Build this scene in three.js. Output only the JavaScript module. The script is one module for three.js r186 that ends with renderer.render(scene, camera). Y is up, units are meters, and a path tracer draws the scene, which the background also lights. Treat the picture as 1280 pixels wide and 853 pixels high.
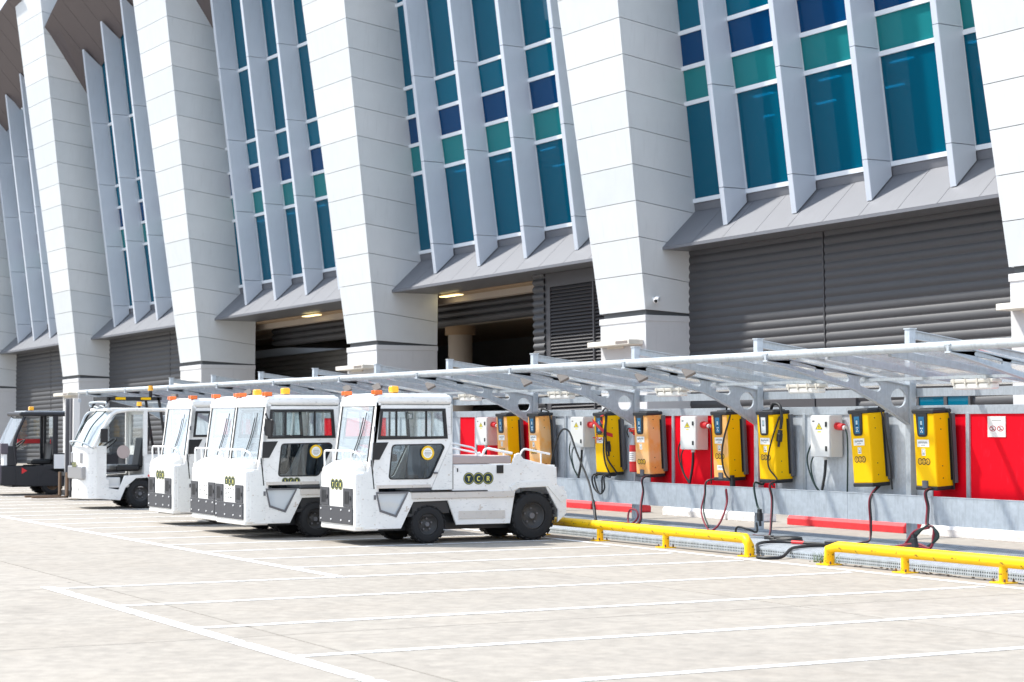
import * as THREE from 'three';
import { RoundedBoxGeometry } from 'three/addons/geometries/RoundedBoxGeometry.js';
import { mergeGeometries } from 'three/addons/utils/BufferGeometryUtils.js';

// ---------------------------------------------------------------- camera, sky, sun, exposure
const scene = new THREE.Scene();
const camera = new THREE.PerspectiveCamera(20.206, 1024 / 682, 0.1, 3000);
{
  const yaw = 28.28 * Math.PI / 180, pitch = Math.atan(103.5 / 2394);
  camera.position.set(0, 1.6, 0);
  camera.lookAt(-Math.cos(yaw) * Math.cos(pitch), 1.6 + Math.sin(pitch), -Math.sin(yaw) * Math.cos(pitch));
}
camera.focus = 25; camera.userData.fStop = 3.2;
const renderer = new THREE.WebGLRenderer({ antialias: true });
renderer.setSize(1024, 682);
renderer.toneMapping = THREE.LinearToneMapping;
renderer.toneMappingExposure = 1.75;
renderer.shadowMap.enabled = true;
renderer.shadowMap.type = THREE.PCFSoftShadowMap;

const SUN = new THREE.Vector3(-1.4, 2.5, 1.3).normalize();
{
  // hazy bright sky: pale horizon, light blue overhead, a soft glow in the haze round the sun
  const w = 512, h = 256, d = new Float32Array(w * h * 4);
  for (let j = 0; j < h; j++) {
    const el = (j + 0.5) / h * Math.PI - Math.PI / 2;
    for (let i = 0; i < w; i++) {
      const az = ((i + 0.5) / w - 0.5) * Math.PI * 2;
      const x = Math.cos(el) * Math.cos(az), y = Math.sin(el), z = Math.cos(el) * Math.sin(az);
      const c = x * SUN.x + y * SUN.y + z * SUN.z;
      const t = Math.pow(1 - Math.max(0, y), 2.2);
      const glow = 0.9 * Math.exp(-Math.pow(Math.acos(Math.min(1, c)) / 0.42, 2) * 0.8);
      const k = y < 0 ? 0.55 : 1;
      const o = (j * w + i) * 4;
      d[o] = k * (0.62 + 0.36 * t + glow); d[o + 1] = k * (0.80 + 0.24 * t + glow * 0.97); d[o + 2] = k * (1.08 + 0.05 * t + glow * 0.9); d[o + 3] = 1;
    }
  }
  const sky = new THREE.DataTexture(d, w, h, THREE.RGBAFormat, THREE.FloatType);
  sky.mapping = THREE.EquirectangularReflectionMapping;
  sky.magFilter = THREE.LinearFilter; sky.minFilter = THREE.LinearFilter; sky.wrapS = THREE.RepeatWrapping;
  sky.needsUpdate = true;
  scene.background = sky; scene.environment = sky;
  scene.backgroundIntensity = 0.82; scene.environmentIntensity = 0.82;
}
const sun = new THREE.DirectionalLight(new THREE.Color(1, 0.955, 0.88), 4.15);
sun.position.set(-24, 0, -12).addScaledVector(SUN, 80);
sun.target.position.set(-24, 0, -12);
sun.castShadow = true; sun.shadow.radius = 5; sun.shadow.mapSize.set(4096, 4096);
Object.assign(sun.shadow.camera, { left: -45, right: 45, top: 45, bottom: -45, near: 1, far: 200 });
scene.add(sun, sun.target);

// ---------------------------------------------------------------- helpers
let seed = 12345;
const rnd = () => { seed = (seed * 1664525 + 1013904223) >>> 0; return seed / 4294967296; };
const rr = (a, b) => a + (b - a) * rnd();
const V = (x, y, z) => new THREE.Vector3(x, y, z);
const taken = {};
function numbered(n) { const k = taken[n] = (taken[n] ?? -1) + 1; return k ? n + '_' + String(k).padStart(3, '0') : n; }

function fin(g) {                       // plain, non-indexed geometry with uv in metres (box mapping)
  if (g.index) g = g.toNonIndexed();
  const p = g.attributes.position, n = p.count;
  const uv = new Float32Array(n * 2), a = V(), b = V(), c = V(), e1 = V(), e2 = V();
  for (let i = 0; i < n; i += 3) {
    a.fromBufferAttribute(p, i); b.fromBufferAttribute(p, i + 1); c.fromBufferAttribute(p, i + 2);
    e1.subVectors(b, a).cross(e2.subVectors(c, a));
    const ax = Math.abs(e1.x), ay = Math.abs(e1.y), az = Math.abs(e1.z);
    [a, b, c].forEach((q, k) => {
      let s, t;
      if (ay >= ax && ay >= az) { s = q.x; t = q.z; } else if (ax >= az) { s = q.z; t = q.y; } else { s = q.x; t = q.y; }
      uv[(i + k) * 2] = s; uv[(i + k) * 2 + 1] = t;
    });
  }
  const o = new THREE.BufferGeometry();
  o.setAttribute('position', p.clone()); o.setAttribute('normal', g.attributes.normal.clone());
  o.setAttribute('uv', new THREE.BufferAttribute(uv, 2));
  return o;
}
function keepUV(g) { if (g.index) g = g.toNonIndexed(); for (const k of Object.keys(g.attributes)) if (!['position', 'normal', 'uv'].includes(k)) g.deleteAttribute(k); g.userData.keep = true; return g; }
function part(name, geos, m, parent, raw) {
  const list = (Array.isArray(geos) ? geos : [geos]).map(g => (raw || g.userData.keep) ? g : fin(g));
  const g = list.length > 1 ? mergeGeometries(list) : list[0];
  const o = new THREE.Mesh(g, m);
  o.name = name; o.castShadow = o.receiveShadow = true;
  (parent || scene).add(o);
  return o;
}
function group(name, parent) { const o = new THREE.Group(); o.name = parent ? name : numbered(name); (parent || scene).add(o); return o; }
function tag(o, label, category, grp, kind) {
  if (label) o.userData.label = label; if (category) o.userData.category = category;
  if (grp) o.userData.group = grp; if (kind) o.userData.kind = kind; return o;
}
const bx = (w, h, d, x = 0, y = 0, z = 0, r = 0) => (r ? new RoundedBoxGeometry(w, h, d, 2, r) : new THREE.BoxGeometry(w, h, d)).translate(x, y, z);
const bb = (x0, x1, y0, y1, z0, z1, r = 0) => bx(Math.abs(x1 - x0), Math.abs(y1 - y0), Math.abs(z1 - z0), (x0 + x1) / 2, (y0 + y1) / 2, (z0 + z1) / 2, r);
function cyl(r, h, x, y, z, axis = 'y', r2 = r, seg = 20) {
  const g = new THREE.CylinderGeometry(r2, r, h, seg);
  if (axis === 'x') g.rotateZ(-Math.PI / 2); if (axis === 'z') g.rotateX(Math.PI / 2);
  return g.translate(x, y, z);
}
function tube(pts, r, seg = 0, rs = 8, tension = 0.5) {
  const c = new THREE.CatmullRomCurve3(pts.map(p => V(...p)), false, 'catmullrom', tension);
  return new THREE.TubeGeometry(c, seg || Math.max(8, pts.length * 7), r, rs, false);
}
function pipe(pts, r, rs = 10) {        // straight runs with round elbows
  const path = new THREE.CurvePath(), P = pts.map(p => V(...p)); let s = P[0].clone();
  for (let i = 1; i < P.length - 1; i++) {
    const d1 = P[i].clone().sub(P[i - 1]), d2 = P[i + 1].clone().sub(P[i]);
    const k = Math.min(d1.length(), d2.length()) * 0.45; const kk = Math.min(k, r * 4);
    const a = P[i].clone().addScaledVector(d1.normalize(), -kk), b = P[i].clone().addScaledVector(d2.normalize(), kk);
    path.add(new THREE.LineCurve3(s, a)); path.add(new THREE.QuadraticBezierCurve3(a, P[i], b)); s = b;
  }
  path.add(new THREE.LineCurve3(s, P[P.length - 1]));
  return new THREE.TubeGeometry(path, pts.length * 12, r, rs, false);
}
function shapeOf(pts, holes = []) {
  const s = new THREE.Shape(pts.map(p => new THREE.Vector2(p[0], p[1])));
  for (const h of holes) s.holes.push(Array.isArray(h) ? new THREE.Path(h.map(p => new THREE.Vector2(p[0], p[1]))) : h);
  return s;
}
function sideExt(pts, x0, x1, holes = [], bevel = 0) {   // profile given as (z, y), extruded along x
  const s = pts instanceof THREE.Shape ? pts : shapeOf(pts, holes);
  const g = new THREE.ExtrudeGeometry(s, { depth: x1 - x0 - 2 * bevel, bevelEnabled: bevel > 0, bevelThickness: bevel, bevelSize: bevel, bevelOffset: -bevel, bevelSegments: 1, curveSegments: 10 });
  return g.rotateY(-Math.PI / 2).translate(x1 - bevel, 0, 0);
}
function roundPoly(pts, r) {            // polygon with rounded corners, as a Shape
  const s = new THREE.Shape(), n = pts.length;
  for (let i = 0; i < n; i++) {
    const p = new THREE.Vector2(...pts[i]), a = new THREE.Vector2(...pts[(i + n - 1) % n]), b = new THREE.Vector2(...pts[(i + 1) % n]);
    const d1 = a.clone().sub(p), d2 = b.clone().sub(p), k = Math.min(r, d1.length() * .45, d2.length() * .45);
    const u = p.clone().addScaledVector(d1.normalize(), k), w = p.clone().addScaledVector(d2.normalize(), k);
    if (i) s.lineTo(u.x, u.y); else s.moveTo(u.x, u.y);
    s.quadraticCurveTo(p.x, p.y, w.x, w.y);
  }
  s.closePath(); return s;
}
function slab(c, t) {                   // four outer corners (counter-clockwise from outside), thickness t inwards
  const P = c.map(p => V(...p));
  const nrm = P[1].clone().sub(P[0]).cross(P[3].clone().sub(P[0])).normalize();
  const Q = P.map(p => p.clone().addScaledVector(nrm, -t));
  const tri = [], q = (a, b, d, e) => tri.push(a, b, d, a, d, e);
  q(P[0], P[1], P[2], P[3]); q(Q[3], Q[2], Q[1], Q[0]);
  for (let i = 0; i < 4; i++) { const j = (i + 1) % 4; q(P[i], Q[i], Q[j], P[j]); }
  const g = new THREE.BufferGeometry();
  g.setAttribute('position', new THREE.BufferAttribute(new Float32Array(tri.flatMap(v => [v.x, v.y, v.z])), 3));
  g.computeVertexNormals();
  return g;
}
const xf = (g, { s, rx = 0, ry = 0, rz = 0, t = [0, 0, 0] }) => { if (s) g.scale(...s); g.rotateX(rx).rotateY(ry).rotateZ(rz); return g.translate(...t); };

// ---------------------------------------------------------------- textures and materials
function hash(x, y, s) { let h = (x * 374761393 + y * 668265263 + s * 1442695041) | 0; h = Math.imul(h ^ (h >>> 13), 1274126177); return ((h ^ (h >>> 16)) >>> 0) / 4294967296; }
function vnoise(x, y, per, s) {
  const xi = Math.floor(x), yi = Math.floor(y), fx = x - xi, fy = y - yi;
  const u = fx * fx * (3 - 2 * fx), v = fy * fy * (3 - 2 * fy), m = (a) => ((a % per) + per) % per;
  const a = hash(m(xi), m(yi), s), b = hash(m(xi + 1), m(yi), s), c = hash(m(xi), m(yi + 1), s), d = hash(m(xi + 1), m(yi + 1), s);
  return a + (b - a) * u + (c - a) * v + (a - b - c + d) * u * v;
}
function fbm(u, v, f, oct, s) { let a = 0, w = 0.5, t = 0; for (let i = 0; i < oct; i++) { a += w * vnoise(u * f, v * f, f, s + i); t += w; w *= 0.55; f *= 2; } return a / t; }
function texture(n, fn, srgb, repeat, m = n) {
  const d = new Uint8Array(n * m * 4);
  for (let j = 0; j < m; j++) for (let i = 0; i < n; i++) {
    const c = fn(i / n, j / m, i, j), o = (j * n + i) * 4;
    for (let k = 0; k < 3; k++) d[o + k] = Math.max(0, Math.min(255, 255 * (Array.isArray(c) ? c[k] : c)));
    d[o + 3] = 255;
  }
  const t = new THREE.DataTexture(d, n, m); t.magFilter = THREE.LinearFilter; t.minFilter = THREE.LinearMipmapLinearFilter; t.generateMipmaps = true;
  t.wrapS = t.wrapT = THREE.RepeatWrapping; t.anisotropy = 8;
  if (srgb) t.colorSpace = THREE.SRGBColorSpace;
  if (repeat) t.repeat.set(...repeat);
  t.needsUpdate = true; return t;
}
const mix = (a, b, t) => a.map((v, i) => v + (b[i] - v) * t);
const sm = (a, b, x) => { const t = Math.max(0, Math.min(1, (x - a) / (b - a))); return t * t * (3 - 2 * t); };
const std = (o) => new THREE.MeshStandardMaterial(o);
const phy = (o) => new THREE.MeshPhysicalMaterial(o);
const lin = (r, g, b) => new THREE.Color().setRGB(r, g, b);

const concreteMap = texture(1024, (u, v) => {
  const a = fbm(u, v, 4, 6, 1), b = fbm(u, v, 64, 3, 9), c = fbm(u, v, 2, 5, 21), st = fbm(u * 1, v, 8, 5, 33);
  let k = 0.965 + (a - 0.5) * 0.045 + (b - 0.5) * 0.16 + (c - 0.5) * 0.05;
  k -= sm(0.62, 0.82, st) * 0.04;
  const sp = hash(Math.floor(u * 1024), Math.floor(v * 1024), 5); if (sp > 0.985) k -= 0.10;
  const w = sm(0.45, 0.75, fbm(u, v, 3, 4, 55)) * 0.5 + sm(0.55, 0.8, fbm(u, v, 12, 4, 56)) * 0.5;
  return mix([0.608 * k, 0.580 * k, 0.544 * k], [0.594 * k, 0.556 * k, 0.510 * k], w * 0.4);
}, true, [1 / 6, 1 / 6]);
const concreteBump = texture(512, (u, v) => 0.5 + (fbm(u, v, 48, 4, 4) - 0.5) * 0.7, false, [1 / 1.5, 1 / 1.5]);
const grime = texture(512, (u, v) => {   // faint drip streaks and dust spots on pale cladding
  const s = fbm(u, v * 0.12 + 0.3, 32, 3, 12), a = fbm(u, v, 6, 4, 40);
  return 0.98 - sm(0.62, 0.85, s) * 0.02 - (a - 0.5) * 0.03;
}, true, [1 / 2.2, 1 / 2.2]);
const scuff = texture(512, (u, v) => {   // worn white paint: dust, scrapes, little rust flecks
  const a = fbm(u, v, 5, 5, 3), s = fbm(u * 1, v * 3, 24, 3, 77), r = fbm(u, v, 20, 4, 60);
  let c = [0.97, 0.965, 0.95]; const k = 1 - (a - 0.5) * 0.10 - sm(0.66, 0.82, s) * 0.10;
  c = c.map(x => x * k); return mix(c, [0.66, 0.56, 0.47], sm(0.765, 0.82, r) * 0.4);
}, true, [1 / 1.1, 1 / 1.1]);
const galvMap = texture(512, (u, v) => {
  const a = fbm(u, v, 24, 3, 8), b = fbm(u, v, 4, 4, 18), s = fbm(u, v * 0.1, 40, 2, 28);
  const k = 0.94 + (a - 0.5) * 0.10 + (b - 0.5) * 0.07 - sm(0.6, 0.8, s) * 0.04;
  return [0.82 * k, 0.848 * k, 0.87 * k];
}, true, [1 / 0.9, 1 / 0.9]);
const wearAlpha = texture(512, (u, v) => {
  const a = fbm(u, v, 24, 5, 50), b = fbm(u, v, 6, 3, 51); return a * 0.7 + b * 0.3 > 0.27 ? 1 : 0;
}, false, [1 / 2.3, 1 / 2.3]);
const smearAlpha = texture(512, (u, v) => 0.9 * sm(0.46, 0.80, fbm(u, v, 10, 5, 401)) , false, [1 / 1.7, 1 / 1.7]);
const paintMap = texture(256, (u, v) => 0.93 - (fbm(u, v, 16, 4, 91) - 0.4) * 0.25, true, [1 / 0.8, 1 / 0.8]);
const perfMap = texture(256, (u, v) => {
  const x = (u * 8) % 1, y = (v * 8) % 1, r = Math.hypot(x - 0.5, y - 0.5); const n = 0.95 + (fbm(u, v, 8, 3, 6) - 0.5) * 0.2;
  return r < 0.27 ? [0.16, 0.17, 0.18] : [0.70 * n, 0.735 * n, 0.76 * n];
}, true, [1 / 0.28, 1 / 0.28]);
const gratingMap = texture(256, (u, v) => {
  const x = (u * 8) % 1, y = (v * 8) % 1; const n = 0.9 + (fbm(u, v, 8, 3, 6) - 0.5) * 0.3;
  return (x > 0.22 && x < 0.9 && y > 0.28 && y < 0.85) ? [0.50 * n, 0.52 * n, 0.54 * n] : [0.74 * n, 0.77 * n, 0.80 * n];
}, true, [1 / 0.3, 1 / 0.3]);
const fadeMap = texture(512, (u, v) => { // sun-bleached yellow plastic: blotchy bleaching, orange scuffs
  const a = fbm(u, v, 5, 5, 71), b = fbm(u, v, 40, 3, 72);
  const c = mix([0.955, 0.735, 0.50], [0.965, 0.68, 0.36], sm(0.42, 0.62, a)); return mix(c, [0.85, 0.45, 0.25], sm(0.70, 0.78, a * 0.6 + b * 0.4) * 0.6);
}, true, [1 / 0.8, 1 / 0.8]);
const halfFadeMap = texture(512, (u, v) => { // yellow plastic bleached in patches
  const a = fbm(u, v, 4, 5, 171);
  return mix([1.0, 0.72, 0.02], [0.96, 0.72, 0.42], sm(0.40, 0.60, a));
}, true, [1 / 0.9, 1 / 0.9]);

const railMap = texture(512, (u, v) => { const r = fbm(u, v * 2, 22, 4, 301), a = fbm(u, v, 5, 4, 302); const c = mix([0.955, 0.765, 0.05], [0.93, 0.73, 0.07], a); return mix(c, [0.42, 0.33, 0.16], sm(0.70, 0.76, r) * 0.8); }, true, [1 / 1.3, 1 / 1.3]);
const redMap = texture(512, (u, v) => { const a = fbm(u, v, 4, 5, 311), s = fbm(u, v * 0.3, 30, 3, 312); const k = 1 - (a - 0.5) * 0.10; return mix([0.930 * k, 0.02, 0.13], [0.93 * k, 0.22, 0.26], sm(0.66, 0.84, s) * 0.35); }, true, [1 / 1.2, 1 / 1.2]);
const M = {
  concrete: std({ map: concreteMap, bumpMap: concreteBump, bumpScale: 0.004, roughness: 0.93 }),
  concreteB: std({ map: concreteMap, color: lin(0.955, 0.955, 0.95), bumpMap: concreteBump, bumpScale: 0.004, roughness: 0.93 }),
  concreteC: std({ map: concreteMap, color: lin(0.975, 0.97, 0.955), bumpMap: concreteBump, bumpScale: 0.004, roughness: 0.93 }),
  joint: std({ color: lin(0.055, 0.05, 0.045), roughness: 1 }),
  oil: std({ color: lin(0.13, 0.115, 0.10), roughness: 0.7, transparent: true, opacity: 0.6, alphaMap: smearAlpha }),
  linePaint: std({ map: paintMap, roughness: 0.7, alphaMap: wearAlpha, alphaTest: 0.5 }),
  clad: std({ map: grime, color: lin(0.63, 0.652, 0.658), roughness: 0.45 }),
  cladB: std({ map: grime, color: lin(0.612, 0.636, 0.644), roughness: 0.48 }),
  cladC: std({ map: grime, color: lin(0.648, 0.665, 0.668), roughness: 0.4 }),
  cladD: std({ map: grime, color: lin(0.598, 0.625, 0.636), roughness: 0.5 }),
  stone: std({ map: grime, color: lin(0.60, 0.60, 0.605), roughness: 0.7 }),
  core: std({ color: lin(0.09, 0.095, 0.10), roughness: 0.9 }),
  fin: std({ map: grime, color: lin(0.555, 0.60, 0.665), roughness: 0.38, metalness: 0.1 }),
  frame: std({ color: lin(0.72, 0.76, 0.80), roughness: 0.4 }),
  skirt: std({ map: grime, color: lin(0.165, 0.17, 0.188), roughness: 0.45, metalness: 0.2 }),
  soffit: std({ map: grime, color: lin(0.115, 0.095, 0.096), roughness: 0.55 }),
  corr: std({ map: grime, color: lin(0.070, 0.071, 0.076), roughness: 0.6, metalness: 0.1 }),
  louvre: std({ color: lin(0.072, 0.07, 0.074), roughness: 0.5, metalness: 0.2 }),
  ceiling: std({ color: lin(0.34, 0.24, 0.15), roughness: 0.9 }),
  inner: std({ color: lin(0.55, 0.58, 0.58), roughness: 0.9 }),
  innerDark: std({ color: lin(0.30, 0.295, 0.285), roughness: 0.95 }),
  colStone: std({ map: grime, color: lin(0.42, 0.36, 0.30), roughness: 0.85 }),
  glass: phy({ color: lin(0.0, 0.16, 0.27), roughness: 0.0, transmission: 0.5, thickness: 0, ior: 1.5, specularIntensity: 0.6 }),
  spanGreen: phy({ color: lin(0.012, 0.17, 0.185), roughness: 0.02, ior: 1.5, specularIntensity: 0.6 }),
  spanNavy: phy({ color: lin(0.0, 0.042, 0.13), roughness: 0.02, ior: 1.5, specularIntensity: 0.6 }),
  spanTeal: phy({ color: lin(0.0, 0.10, 0.165), roughness: 0.02, ior: 1.5, specularIntensity: 0.6 }),
  galv: std({ map: galvMap, color: lin(0.78, 0.79, 0.80), roughness: 0.5, metalness: 0.12 }),
  galvLight: std({ map: galvMap, color: lin(0.80, 0.80, 0.79), roughness: 0.42, metalness: 0.1 }),
  panelGrey: std({ map: galvMap, color: lin(1.05, 1.04, 1.04), roughness: 0.5, metalness: 0.05 }),
  panelRed: phy({ map: redMap, roughness: 0.6, specularIntensity: 0.25 }),
  poly: phy({ color: lin(0.93, 0.94, 0.95), transmission: 0.82, roughness: 0.06, thickness: 0, ior: 1.3 }),
  perf: std({ map: perfMap, roughness: 0.6, metalness: 0.2 }),
  grating: std({ map: gratingMap, roughness: 0.6, metalness: 0.2 }),
  yellow: phy({ map: railMap, roughness: 0.45, specularIntensity: 0.5 }),
  charger: phy({ color: lin(1.0, 0.57, 0.0), roughness: 0.55, specularIntensity: 0.35 }),
  chargerFaded: std({ map: fadeMap, roughness: 0.62 }),
  chargerHalf: std({ map: halfFadeMap, roughness: 0.5 }),
  black: std({ color: lin(0.012, 0.012, 0.013), roughness: 0.5 }),
  plastic: std({ color: lin(0.02, 0.021, 0.024), roughness: 0.45 }),
  darkGrey: std({ color: lin(0.11, 0.115, 0.13), roughness: 0.55 }),
  plate: std({ color: lin(0.145, 0.145, 0.155), roughness: 0.5, metalness: 0.2 }),
  rubber: std({ color: lin(0.014, 0.014, 0.015), roughness: 0.85 }),
  cable: std({ color: lin(0.012, 0.013, 0.014), roughness: 0.5 }),
  cableGreen: std({ color: lin(0.01, 0.035, 0.03), roughness: 0.5 }),
  cableRed: std({ color: lin(0.25, 0.02, 0.035), roughness: 0.5 }),
  red: std({ color: lin(0.66, 0.025, 0.03), roughness: 0.5 }),
  kerbRed: std({ map: paintMap, color: lin(0.80, 0.035, 0.045), roughness: 0.6 }),
  kerbWhite: std({ map: paintMap, color: lin(0.86, 0.85, 0.83), roughness: 0.7 }),
  white: std({ map: scuff, color: lin(0.87, 0.87, 0.87), roughness: 0.4 }),
  whiteB: std({ map: scuff, color: lin(0.84, 0.85, 0.85), roughness: 0.42 }),
  whiteDirty: std({ map: scuff, color: lin(0.66, 0.62, 0.585), roughness: 0.55 }),
  cleanWhite: std({ color: lin(0.80, 0.80, 0.80), roughness: 0.45 }),
  boxGrey: std({ color: lin(0.66, 0.65, 0.63), roughness: 0.5 }),
  lampBody: std({ color: lin(0.70, 0.66, 0.58), roughness: 0.5 }),
  lampCover: phy({ color: lin(0.85, 0.83, 0.78), roughness: 0.35 }),
  flood: std({ color: lin(0.22, 0.19, 0.17), roughness: 0.6 }),
  amber: phy({ color: lin(0.95, 0.42, 0.012), roughness: 0.2, clearcoat: 0.6 }),
  orange: phy({ color: lin(0.85, 0.16, 0.012), roughness: 0.25, clearcoat: 0.5 }),
  screen: phy({ color: lin(0.86, 0.92, 0.96), roughness: 0.02, transmission: 0.72, thickness: 0, ior: 1.5 }),
  lampInside: std({ color: lin(0.9, 0.85, 0.7), emissive: lin(1, 0.92, 0.75), emissiveIntensity: 9 }),
  pane: phy({ color: lin(0.93, 0.955, 0.955), roughness: 0, transmission: 1, thickness: 0, ior: 1.5 }),
  paneTint: phy({ color: lin(0.70, 0.74, 0.76), roughness: 0, transmission: 1, thickness: 0, ior: 1.55 }),
  seatPad: std({ map: grime, color: lin(0.44, 0.36, 0.34), roughness: 0.8 }),
  seatBlue: std({ color: lin(0.06, 0.075, 0.10), roughness: 0.75 }),
  stepPanel: phy({ map: grime, color: lin(0.56, 0.60, 0.63), roughness: 0.12, clearcoat: 0.6 }),
  bumper: std({ map: grime, color: lin(0.062, 0.063, 0.07), roughness: 0.6 }),
  rim: std({ color: lin(0.045, 0.043, 0.042), roughness: 0.55 }),
  rimRust: std({ color: lin(0.14, 0.085, 0.05), roughness: 0.7 }),
  steel: std({ color: lin(0.40, 0.40, 0.41), roughness: 0.35, metalness: 0.8 }),
  tugDark: std({ color: lin(0.016, 0.017, 0.022), roughness: 0.45 }),
  tugGrey: std({ color: lin(0.10, 0.085, 0.105), roughness: 0.5 }),
  vest: std({ color: lin(0.5, 0.75, 0.05), roughness: 0.8 }),
  grass: std({ color: lin(0.07, 0.12, 0.025), roughness: 0.9, side: THREE.DoubleSide }),
  leaf: std({ color: lin(0.09, 0.065, 0.04), roughness: 0.95 }),
  extBottle: std({ color: lin(0.42, 0.43, 0.45), roughness: 0.35, metalness: 0.6 }),
  lampGlow: std({ color: lin(0.9, 0.8, 0.45), emissive: lin(1, 0.82, 0.38), emissiveIntensity: 1.6 }),
};
function canvasTex(w, h, draw) {
  const c = document.createElement('canvas'); c.width = w; c.height = h; const x = c.getContext('2d'); draw(x, w, h);
  const t = new THREE.CanvasTexture(c); t.colorSpace = THREE.SRGBColorSpace; t.anisotropy = 8; return t;
}
function printMat(w, h, draw, rough = 0.5) { return std({ map: canvasTex(w, h, draw), roughness: rough }); }
const planeUV = (w, h) => keepUV(new THREE.PlaneGeometry(w, h));
const logoMat = (fill, ring, ink, lw = 5) => ['T', 'C', 'R'].map(ch => printMat(128, 128, (x) => {
  x.fillStyle = fill; x.fillRect(0, 0, 128, 128);
  x.strokeStyle = ring; x.lineWidth = lw; x.beginPath(); x.arc(64, 64, 54, 0, 7); x.stroke();
  x.fillStyle = ink; x.font = 'bold 70px sans-serif'; x.textAlign = 'center'; x.textBaseline = 'middle'; x.fillText(ch, 64, 68);
}));
const LOGO = logoMat('#0a2a38', '#c9c14a', '#e6dc6a');
const LOGOK = logoMat('#f0b820', '#0c0c0c', '#0c0c0c', 17);
function logo(parent, r, place, mats = LOGO, label) {     // three overlapping discs with the letters T C R
  const g = group('logo', parent);
  mats.forEach((m, i) => { const d = part('letter_disc', keepUV(new THREE.CircleGeometry(r, 28).translate((i - 1) * r * 1.76, 0, 0.0012 * i)), m, g); d.castShadow = false; });
  place(g); if (label) g.userData.label = label; return g;
}

// ---------------------------------------------------------------- ground: apron of concrete slabs with painted bays
const ground = part('ground', bb(-700, 500, -0.6, -0.022, -500, 600), M.joint);
tag(ground, 'pale concrete apron marked out in parking bays', null, null, 'structure');
{
  const variants = [M.concrete, M.concreteB, M.concreteC];
  const XJ = -18.52, ZJ = -5.36, S = 4.85;
  const geo = [0, 1, 2, 3, 4].map(k => { // slab with a small worn arris, texture offset differs between variants
    const g = fin(bx(S - 0.014, 0.02, S - 0.014, 0, -0.01, 0)); const u = g.attributes.uv;
    const ox = rnd() * 6, oy = rnd() * 6; for (let i = 0; i < u.count; i++) u.setXY(i, u.getX(i) + ox, u.getY(i) + oy); return g;
  });
  for (let i = -22; i <= 7; i++) for (let j = -4; j <= 6; j++) {
    const o = part('concrete_slab', geo[Math.floor(rnd() * 5)], variants[Math.floor(rnd() * 3)], ground, true);
    o.position.set(XJ + S * (i + 0.5), 0, ZJ - S * (j - 0.5) ); o.rotation.y = Math.floor(rnd() * 4) * Math.PI / 2;
  }
  const far = part('far_paving', [bb(-700, XJ - S * 22 - .02, -0.02, -0.002, -500, 600), bb(XJ + S * 8 + .02, 500, -0.02, -0.002, -500, 600),
    bb(XJ - S * 22, XJ + S * 8, -0.02, -0.002, ZJ + S * 5 + .02, 600), bb(XJ - S * 22, XJ + S * 8, -0.02, -0.002, -500, ZJ - S * 6 - .02)], M.concreteB, ground);
  const line = (x0, x1, z0, z1) => { const o = part('painted_line', new THREE.PlaneGeometry(x1 - x0, z1 - z0).rotateX(-Math.PI / 2).translate((x0 + x1) / 2, 0.004, (z0 + z1) / 2), M.linePaint, ground); o.castShadow = false; };
  line(-18.75, -4, -4.975, -4.845);
  line(-60, -18.45, -7.99, -7.87);
  line(-60, -10, -13.24, -13.14);
  const mark = (g, m, name) => { const o = part(name, g, m, ground); o.castShadow = false; };
  for (let k = 0; k < 46; k++) mark(new THREE.CircleGeometry(rr(.012, .05), 12).scale(1, rr(.5, 1.2), 1).rotateX(-Math.PI / 2).translate(rr(-34, -6), .003, rr(-12.9, -2)), M.oil, 'oil_spot');
  for (const x of [-8.35, -10.38, -12.36, -14.44, -16.5, -18.52]) line(x - 0.048, x + 0.048, -13.02, -4.98);
  for (let k = 0; k < 26; k++) { const x = -19.98 - 1.49 * k; line(x - 0.04, x + 0.04, -13.0, -7.995); }
}

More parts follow.
